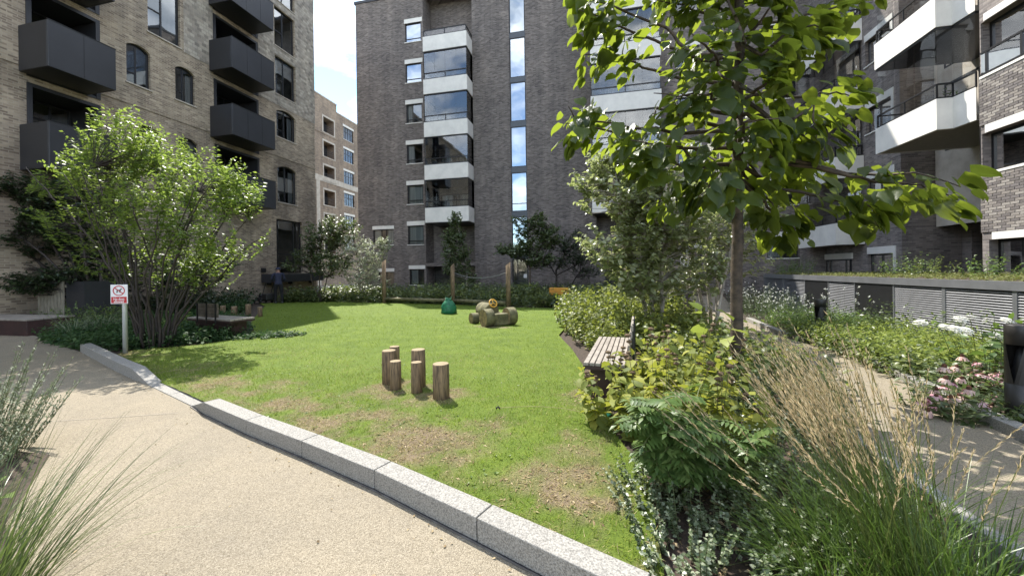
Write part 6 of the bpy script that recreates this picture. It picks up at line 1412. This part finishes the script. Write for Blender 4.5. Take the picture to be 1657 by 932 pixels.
# pinnate leaved shrub
def pinnate(name, label, c, nfr, L_, lm, seed, hz=.55, llen=.085):
    global rng
    rng = np.random.default_rng(seed); t = thing(name, label, 'shrub', c); c = np.array(c); mbs = MB(); parts = []
    cane = []
    for i in range(7):
        a = rng.uniform(0,6.28); e = c+np.array([math.cos(a)*.22,math.sin(a)*.2,hz*rng.uniform(.7,1.1)]); mbs.tube([c+np.array([math.cos(a)*.05,math.sin(a)*.05,0]), (c+e)/2+np.array([0,0,.06]), e],[.008,.006,.004],n=5); cane.append(e)
    for i in range(nfr):
        e = cane[i%7]; s = rng.uniform(.25,1.0); o = c+(e-c)*s; a = rng.uniform(0,6.28) if i%3 else rng.normal(-1.57,.8)
        L = L_*rng.uniform(.75,1.1); k = 10; th = np.linspace(.8,1.9,k)+rng.normal(0,.2); P = [o]
        for q in range(k-1): P.append(P[-1]+np.array([math.cos(a)*math.sin(th[q]),math.sin(a)*math.sin(th[q]),math.cos(th[q])])*L/(k-1))
        mbs.tube(P,[.003]*k,n=3,caps=False)
        P = np.array(P); d = unit(P[2:]-P[:-2]); Q = P[1:-1]; m = len(Q); sv = unit(np.cross(d,np.array([[0,0,1.]])))
        ll = llen*(1.15-.55*np.abs(np.linspace(-.6,1,m)))
        for sg in (-1,1): parts.append(leaves(Q, d*.45+sv*sg+np.array([[0,0,-.22]]), np.array([[0,0,1.]])+d*.2+rng.normal(0,.12,(m,3)), ll, LONGLEAF, 1.5))
        parts.append(leaves(P[-1:], d[-1:], np.array([[0,0,1.]]), ll[-1:], LONGLEAF, 1.5))
    rel(mbs,t).build('cane', M['stem'], t); V,F = join(parts); arr_mesh('fronds', V, F, M[lm], t); return t
pinnate('pinnate_shrub','glossy shrub with ladder-like toothed leaflets in front of the whorl perennials',sec(1085,795),120,.25,'lf_sorb',80,.66,.115)
pinnate('pinnate_shrub','darker shrub with ladder-like leaflets low behind the pale-edged ground shrub',sec(1165,800),60,.24,'lf_sorb',81,.45,.10)
# small-leaved variegated low shrubs
for i,(px,py,n,r,h,lab) in enumerate(((1230,800,130,.32,.42,'spreading low shrub with tiny pale-edged leaves between the feather grass and the pinnate shrub'),(1130,905,70,.30,.24,'sparse low shrub with tiny pale leaves at the kerb end in front'),(1050,810,50,.20,.22,'tiny-leaved pale shrublet at the lawn corner below the pinnate shrub'),(1260,905,70,.30,.22,'small-leaved low shrub at the foot of the feather grass'),(1240,700,110,.32,.55,'dense small-leaved shrub right of the foreground trunk'))):
    rng = np.random.default_rng(90+i)
    clump('low_shrub', lab, 'shrub', sec(px,py), n, r, h, 'lf_box', .030, 26, T=LEAF, lean=.8, droop=.1, sm='darkstem' if False else 'stem', r0=.0025, wid=1.5, tall=.5)
# broad dark fill behind the trunk on the right
for i,(px,py,h,lab) in enumerate(((1235,650,.85,'dark leafy perennial right of the foreground trunk'),(1290,680,.75,'dull green perennial between trunk and feather grass'),(1215,615,.95,'tall green perennial behind the foreground trunk'),(1150,610,1.0,'tall leafy perennial left behind the foreground trunk'),(1275,625,.8,'green perennial beside the side path behind the grass'))):
    rng = np.random.default_rng(100+i)
    clump('leafy_perennial', lab, 'perennial', sec(px,py), 34, .34, h*.8, 'lf_bord', .13, 10, T=BROAD, lean=.4)
rng = np.random.default_rng(106)
t,_,_ = clump('broadleaf_sapling','pair of very large lime leaves on a thin stem left of the foreground trunk','sapling',sec(1150,640),3,.06,1.35,'lf_lime',.30,5,T=BROAD,start=.6,droop=.3)
# under-storey around the bench
rng = np.random.default_rng(108)
mass('bed_fill','low mixed leaves filling the bed around the right bench','ground cover', scatter([(.9,5.0),(2.1,4.2),(2.4,6.5),(2.45,9),(1.2,9),(.8,7.0)],330), 'lf_phlo2', lambda P: tuft(P,.6,.11,10,T=BROAD,spread=.3))
mass('mulch_litter','dead leaf and bark litter on the bare soil of the front bed','litter', [(p[0],p[1],.012) for p in scatter([(.3,1.6),(2.1,1.2),(2.1,3.4),(1.6,4.4),(.2,4.3),(.5,2.6)],1500)], 'drylit', lambda P: leaves(P, rnd_dir(len(P),-.1,.3), np.array([[0,0,1.]])+rng.normal(0,.5,(len(P),3)), rng.uniform(.02,.07,len(P)), LEAF))
mass('bench_litter','pale dry leaf litter at the foot of the right bench','litter', [(p[0],p[1],.03) for p in scatter([(-.3,4.3),(.2,4.3),(.3,5.6),(-.15,5.8)],350)], 'drylit', lambda P: leaves(P, rnd_dir(len(P),-.1,.3), np.array([[0,0,1.]])+rng.normal(0,.5,(len(P),3)), rng.uniform(.02,.06,len(P)), LEAF))
# feather reed grass
def feather(name, label, c, n, L_, seed, az, lean, rad, plume=.0095, spread=.55):
    global rng
    rng = np.random.default_rng(seed); t = thing(name, label, 'ornamental grass', c)
    a = az+rng.normal(0,spread,n); r = rad*np.sqrt(rng.uniform(0,1,n)); aa = rng.uniform(0,6.28,n)
    B = np.array(c)[None]+np.stack([r*np.cos(aa),r*np.sin(aa),np.zeros(n)],1); L = L_*rng.uniform(.72,1.08,n)
    V,F,P = blades(B, a, np.abs(rng.normal(lean,.09,n)), rng.uniform(.10,.38,n), L, np.full(n,.0042), k=7, tip=.5); arr_mesh('culms', V, F, M['bl_dark'], t)
    parts = []                                                    # plumes: slivers packed round the top of every culm
    for s in range(16):
        f = .70+.30*s/15+rng.uniform(-.01,.01,n); x = f*7; i = np.minimum(x.astype(int),6); q = (x-i)[:,None]
        p = P[np.arange(n),i]*(1-q)+P[np.arange(n),i+1]*q; d = unit(P[:,7]-P[:,5])
        for rep in range(2): parts.append(leaves(p, d+rng.normal(0,.10,(n,3)), rng.normal(0,1,(n,3)), rng.uniform(.028,.05,n)*(1.15-.6*abs(s/15-.35)), LONGLEAF, .37))
    V,F = join(parts); arr_mesh('plumes', V, F, M['bl_tan'], t)
    m = n*3; a = rng.uniform(0,6.28,m); a = np.where(rng.uniform(0,1,m)<.55, az+rng.normal(0,.9,m), a); r = rad*1.25*np.sqrt(rng.uniform(0,1,m)); aa = rng.uniform(0,6.28,m)
    B = np.array(c)[None]+np.stack([r*np.cos(aa),r*np.sin(aa),np.zeros(m)],1)
    V,F,_ = blades(B, a, rng.uniform(.08,.75,m), rng.uniform(.2,1.35,m), L_*rng.uniform(.35,.72,m), rng.uniform(.004,.0075,m), k=6, tip=.08); arr_mesh('blades', V, F, M['bl_green'], t)
    return t
feather('feather_grass','big clump of feather reed grass with tan plumes leaning left beside the side path',sec(1478,990),150,1.26,110,math.radians(168),.36,.17,spread=.65)
feather('feather_grass','rightmost upright clump of feather reed grass at the edge of the side path',sec(1515,995),9,1.15,114,math.radians(165),.26,.12,spread=.6)
feather('feather_grass','second clump of feather reed grass half hidden behind the big one',sec(1440,880),95,1.20,111,math.radians(165),.34,.16,spread=.6)
feather('feather_grass','few arching tan grass plumes leaning far out over the low shrubs',sec(1330,905),16,1.15,112,math.radians(160),.72,.08,spread=.35)
rng = np.random.default_rng(113)
grass_tuft('green_grass','low bright green grass tuft at the right foot of the feather grass','ornamental grass',sec(1600,960),320,.42,.007,'bl_green',rad=.2)
grass_tuft('green_grass','arching green grass tuft at the left foot of the feather grass','ornamental grass',sec(1350,950),300,.50,.006,'bl_green',rad=.18,bias=(3.1,.6))
# ------------------------------------------------------------------ bed along the louvres
rng = np.random.default_rng(120)
bedR = [(4.2,7.6),(6.5,7.3),(6.5,9.9),(4.35,9.2)]
mass('bright_ground_cover','bright yellow-green feathery ground cover before the louvres','ground cover', scatter([(3.92,6.0),(6.4,6.4),(6.5,9.6),(4.0,9.4),(4.05,7.8)],1300), 'lf_lime', lambda P: tuft(P,.42,.10,12,T=LONGLEAF,spread=.35,wid=1.3))
mass('mid_ground_cover','mid green low herbs between bollard and black door','ground cover', scatter([(4.3,9.3),(6.5,9.8),(6.5,12.5),(4.4,11.6)],520), 'lf_sorb', lambda P: tuft(P,.42,.09,12,T=LONGLEAF,spread=.35,wid=1.5))
for i,(u,v,h) in enumerate(((4.7,12.2,1.0),(5.3,12.9,1.05),(5.0,13.9,1.05),(5.7,14.2,1.0),(4.9,11.2,.9),(5.6,11.6,.9),(5.3,15.4,1.0))):
    rng = np.random.default_rng(121+i); c = tuple(Wp(u,v,0))
    t,P0,P1 = clump('wand_flower', ('fine wand-like herb with pale flowers, nearest the path behind the far bollard','fine wand herb before the second black door','wand herb with pale flowers beside the kerb of the side path','fine wand herb close to the dim louvres','dense fine green herb left of the far bollard','fine green herb before the black louvre door','farthest fine wand herb along the enclosure')[i], 'perennial', c, 75, .48, h*.85, 'lf_gaura', .055, 16, T=LONGLEAF, lean=.35, tall=.5, r0=.0025, wid=1.4)
    n = len(P1); Q = P1[rng.uniform(0,1,n)<.6]; Q = Q+rng.normal(0,.03,Q.shape); k = len(Q); parts = [leaves(Q, rnd_dir(k), rnd_dir(k), np.full(k,.035), LEAF, 1.4) for _ in range(3)]
    V,F = join(parts); arr_mesh('flowers', V, F, M['petalw'], t)
# airy verbena stalks by the black door
rng = np.random.default_rng(130); c = tuple(Wp(5.9,10.6,0)); t,P0,P1 = clump('verbena','airy tall stalks with small pale heads in front of the black louvre door','perennial',c,14,.35,1.0,'lf_gaura',.05,5,T=LONGLEAF,lean=.5,r0=.003)
parts = [leaves(P1+rng.normal(0,.012,P1.shape), rnd_dir(14), rnd_dir(14), np.full(14,.03), LEAF, 1.5) for _ in range(8)]; V,F = join(parts); arr_mesh('flowers', V, F, M['petalw'], t)
rng = np.random.default_rng(139)
mass('edge_planting','darker mixed low leaves along the kerb in front of the bright ground cover','ground cover', scatter([(3.95,5.9),(4.6,5.9),(4.9,7.6),(4.75,9.3),(4.05,9.2),(4.12,7.8)],420), 'lf_bord', lambda P: tuft(P,.34,.10,10,T=BROAD,spread=.4))
mass('tall_herbs','scattered taller pale green herbs rising from the bright ground cover','herbs', scatter([(4.8,6.8),(6.4,6.8),(6.5,10.2),(4.8,10.2)],110), 'lf_dull', lambda P: tuft(P,.72,.10,14,T=LONGLEAF,spread=.22,wid=1.5))
# white bloom shrub
rng = np.random.default_rng(131); c = tuple(Wp(4.95,6.0,0)); t,P0,P1 = clump('white_bloom_shrub','leafy shrub with white blooms before the louvres next to the large bollard','shrub',c,34,.38,.85,'lf_sorb',.13,9,T=BROAD,lean=.35)
fl = MB()
for k in range(18):
    a = 2.4*k; zz = 1-1.5*k/17; r = .055*math.sqrt(max(1-zz*zz,0)); x,y = r*math.cos(a), r*math.sin(a); z = .045*zz; s = .030
    fl.add([(x-s,y,z),(x,y-s,z+.006),(x+s,y,z+.004),(x,y+s,z-.004)],[(0,1,2,3)]); fl.add([(x-s*.6,y-s*.6,z+.004),(x+s*.6,y-s*.6,z+.012),(x+s*.6,y+s*.6,z+.004)],[(0,1,2)])
flm = fl.mesh('bloom'); flm.materials.append(M['petalw'])
for px,py,dy in ((1553,518,0),(1570,516,.1),(1600,520,.0),(1629,520,.1),(1545,533,-.2),(1562,536,-.2),(1528,530,0),(1490,523,.5),(1612,545,-.1)):
    o = bpy.data.objects.new('bloom', flm); COL.objects.link(o); o.parent = t; p = sight(px,py,Vector(c).y+dy); o.location = p-t.location; o.rotation_euler = (rng.uniform(.1,.6),rng.uniform(-.4,.2),rng.uniform(0,6)); s = rng.uniform(.8,1.15); o.scale = (s,s,s)
    e = Vector(c)+Vector((rng.normal(0,.12),rng.normal(0,.12),.35)); mb = MB(); mb.tube([e,e.lerp(p,.6)+Vector((0,0,.03)),p-Vector((0,0,.01))],.003,n=4); rel(mb,t).build('stem', M['stem'], t)
# coneflowers
rng = np.random.default_rng(132); pet = MB(); nP = 13
for k in range(nP):
    a = 2*math.pi*k/nP+.1*math.sin(k*3); ca, sa = math.cos(a), math.sin(a); w = .0105
    p0 = (.012*ca,.012*sa,.0); q = lambda r, z, s: (r*ca-s*sa, r*sa+s*ca, z)
    pet.add([q(.010,0,-w*.5),q(.010,0,w*.5),q(.034,-.006,w),q(.034,-.006,-w),q(.055,-.024,w*.7),q(.055,-.024,-w*.7)],[(0,1,2,3),(3,2,4,5)],0)
pet.lathe((0,0,-.004),[(.017,0),(.02,.007),(.016,.018),(.006,.023)],10,m=1)
pm = pet.mesh('flower_head'); pm.materials.append(M['petalp']); pm.materials.append(M['cone'])
pet2 = MB(); pet2.V = [(x,y,z*1.8-.1*(x*x+y*y)**.5) for x,y,z in pet.V]; pet2.F, pet2.M, pet2.S = pet.F, pet.M, pet.S; pm2 = pet2.mesh('flower_head')
M['petalf'] = leafmat('faded_pink_petal', ((.50,.27,.26),(.64,.42,.38),(.72,.55,.48)), tfac=.3, rough=.8); pm2.materials.append(M['petalf']); pm2.materials.append(M['cone'])
CF = [('clump of pink coneflowers at the kerb of the side path left of the large bollard',1545,672,[(1515,640),(1530,612),(1512,655),(1552,640),(1562,632),(1578,655),(1592,668),(1556,612),(1583,690-40),(1535,645),(1570,672),(1605,655)],.42),
      ('dark-stemmed pink coneflowers close behind the large bollard',1615,640,[(1590,606),(1612,610),(1625,600),(1600,622),(1620,640),(1633,620),(1640,606),(1602,604),(1630,646)],.50),
      ('faded coneflowers in the middle of the bed before the white blooms',1530,625,[(1500,628),(1545,600),(1570,598),(1520,602),(1585,600),(1560,605)],.46)]
for i,(lab,px,py,heads,h) in enumerate(CF):
    rng = np.random.default_rng(133+i); c = sec(px,py); t,P0,P1 = clump('coneflower', lab, 'flowers', c, 46, .34, h*.72, ('lf_dull','redleaf','lf_dull')[i], .11, 7, T=LONGLEAF, lean=.5, wid=1.7, group='pink coneflowers')
    heads = heads+[(a+rng.normal(0,15), b+rng.normal(3,11)) for a,b in heads+heads]
    for j,(hx,hy) in enumerate(heads):
        p = sight(hx,hy,c[1]+rng.uniform(-.18,.22)); o = bpy.data.objects.new('flower_head', pm if j%2==0 else pm2); COL.objects.link(o); o.parent = t; o.location = p-t.location
        o.rotation_euler = (rng.uniform(-.1,.7),rng.uniform(-.35,.35),rng.uniform(0,6)); s = rng.uniform(.75,1.1); o.scale = (s,s,s)
        e = Vector(c)+Vector((rng.normal(0,.10),rng.normal(0,.10),.05)); mb = MB(); mb.tube([e,e.lerp(p,.6)+Vector((0,0,.02)),p-Vector((0,0,.004))],.003,n=4); rel(mb,t).build('stem', M['stem'], t)
rng = np.random.default_rng(138)
mass('coneflower_bed_fill','dark green low leaves under the coneflowers','ground cover', scatter([(3.60,4.6),(5.6,4.3),(6.4,5.5),(6.4,6.8),(3.95,6.4),(3.75,5.4)],620), 'lf_dull', lambda P: tuft(P,.28,.10,8,T=LONGLEAF,spread=.4,wid=1.7))
# planted roof of the enclosure
M['lf_sedum'] = leafmat('sedum_leaf', ((.07,.085,.025),(.14,.16,.045),(.25,.25,.10)), trans=(.28,.3,.08), tfac=.3, rough=.6, spec=.25)
rng = np.random.default_rng(140)
mass('roof_sedum','low yellow-green sedum carpet on the roof of the louvred enclosure','ground cover', [(p[0],p[1],1.23) for p in scatter([(6.66,5.2),(10.4,5.2),(10.4,17),(6.66,17)],1900)], 'lf_sedum', lambda P: tuft(P,.09,.06,7,T=LEAF,spread=.6))
for i,(px,py,d,h,lab) in enumerate(((1300,440,15.5,.55,'wide shrub on the enclosure roof far along, under the tree branch'),(1272,442,16,.4,'low shrub at the far end of the enclosure roof'),(1465,438,10.5,.50,'upright shrub on the enclosure roof above the black door'),(1500,442,9.8,.40,'reddish flowering shrub on the enclosure roof right of the black door'),(1600,440,8.2,.36,'bushy green plant on the enclosure roof near the right edge'))):
    rng = np.random.default_rng(141+i); p = sight(px,py,d); p.z = 1.235
    clump('roof_shrub', lab, 'shrub', tuple(p), 26, .38, h*1.35, 'lf_sorb' if i != 3 else 'lf_bord', .075, 12, T=BROAD, lean=.6, r0=.003)
# ------------------------------------------------------------------ bottom left corner
rng = np.random.default_rng(150)
grass_tuft('miscanthus','arching long green grass clump at the bottom left corner of the path','ornamental grass',tuple(Wp(-2.62,.98,0)),560,.98,.0066,'bl_olive',lean=(.05,.75),bend=(.2,1.35),rad=.20,k=7,lmin=.45)
grass_tuft('miscanthus','second arching green grass clump at the very left edge below the grey shrub','ornamental grass',tuple(Wp(-3.1,1.0,0)),420,.85,.0066,'bl_olive',lean=(.05,.7),bend=(.2,1.2),rad=.16,k=7,lmin=.45)
rng = np.random.default_rng(151)
t,P0,P1 = clump('rosemary_shrub','grey-green needle-leaved shrub at the left edge above the long grass','shrub',tuple(Wp(-5.15,2.0,0)),170,.40,.92,'lf_grey',.042,60,T=LONGLEAF,lean=.55,r0=.003,wid=1.1,droop=-.3,tall=.35,along=.7,sm='stem')
t,P0,P1 = clump('rosemary_shrub','low grey-green shrub spilling on the path at the left edge','shrub',tuple(Wp(-4.35,1.5,0)),70,.26,.50,'lf_grey',.040,46,T=LONGLEAF,lean=.7,r0=.003,wid=1.1,droop=-.3,tall=.35,along=.7,sm='stem')
rng = np.random.default_rng(152); clump('broadleaf_plant','single folded dark broad leaf plant at the left edge among the grass','plant',tuple(Wp(-3.55,1.3,0)),6,.12,.42,'lf_sorb',.24,4,T=BROAD,lean=.5)
flat('corner_bed', [(-6.2,-2),(-2.1,-2),(-2.1,.6),(-2.5,1.15),(-3.6,1.6),(-4.6,2.3),(-5.4,2.3),(-6.2,1.4)], .018, M['soil'])
# dry stalk arching over the lawn from the bed
dst = thing('dry_stalk','thin pale dry stalk with dark seed heads arching over the lawn from the right bed','stalk',sec(985,690))
p0, p1, p2 = Vector(sec(985,690)), sight(940,648,3.7), sight(806,660,3.95); mb = MB(); mb.tube([p0.lerp(p1,t)*(1-t)+p1.lerp(p2,t)*t for t in np.linspace(0,1,14)],[.0022]*14,n=4); rel(mb,dst).build('stem', M['drystem'], dst)
for q in range(3): mb = MB(); mb.lathe(p2+Vector((.016*(q-1),0,.012*(q%2))),[(.004,-.012),(.011,0),(.004,.012)],7); rel(mb,dst).build('seed_head', M['signblack'], dst)
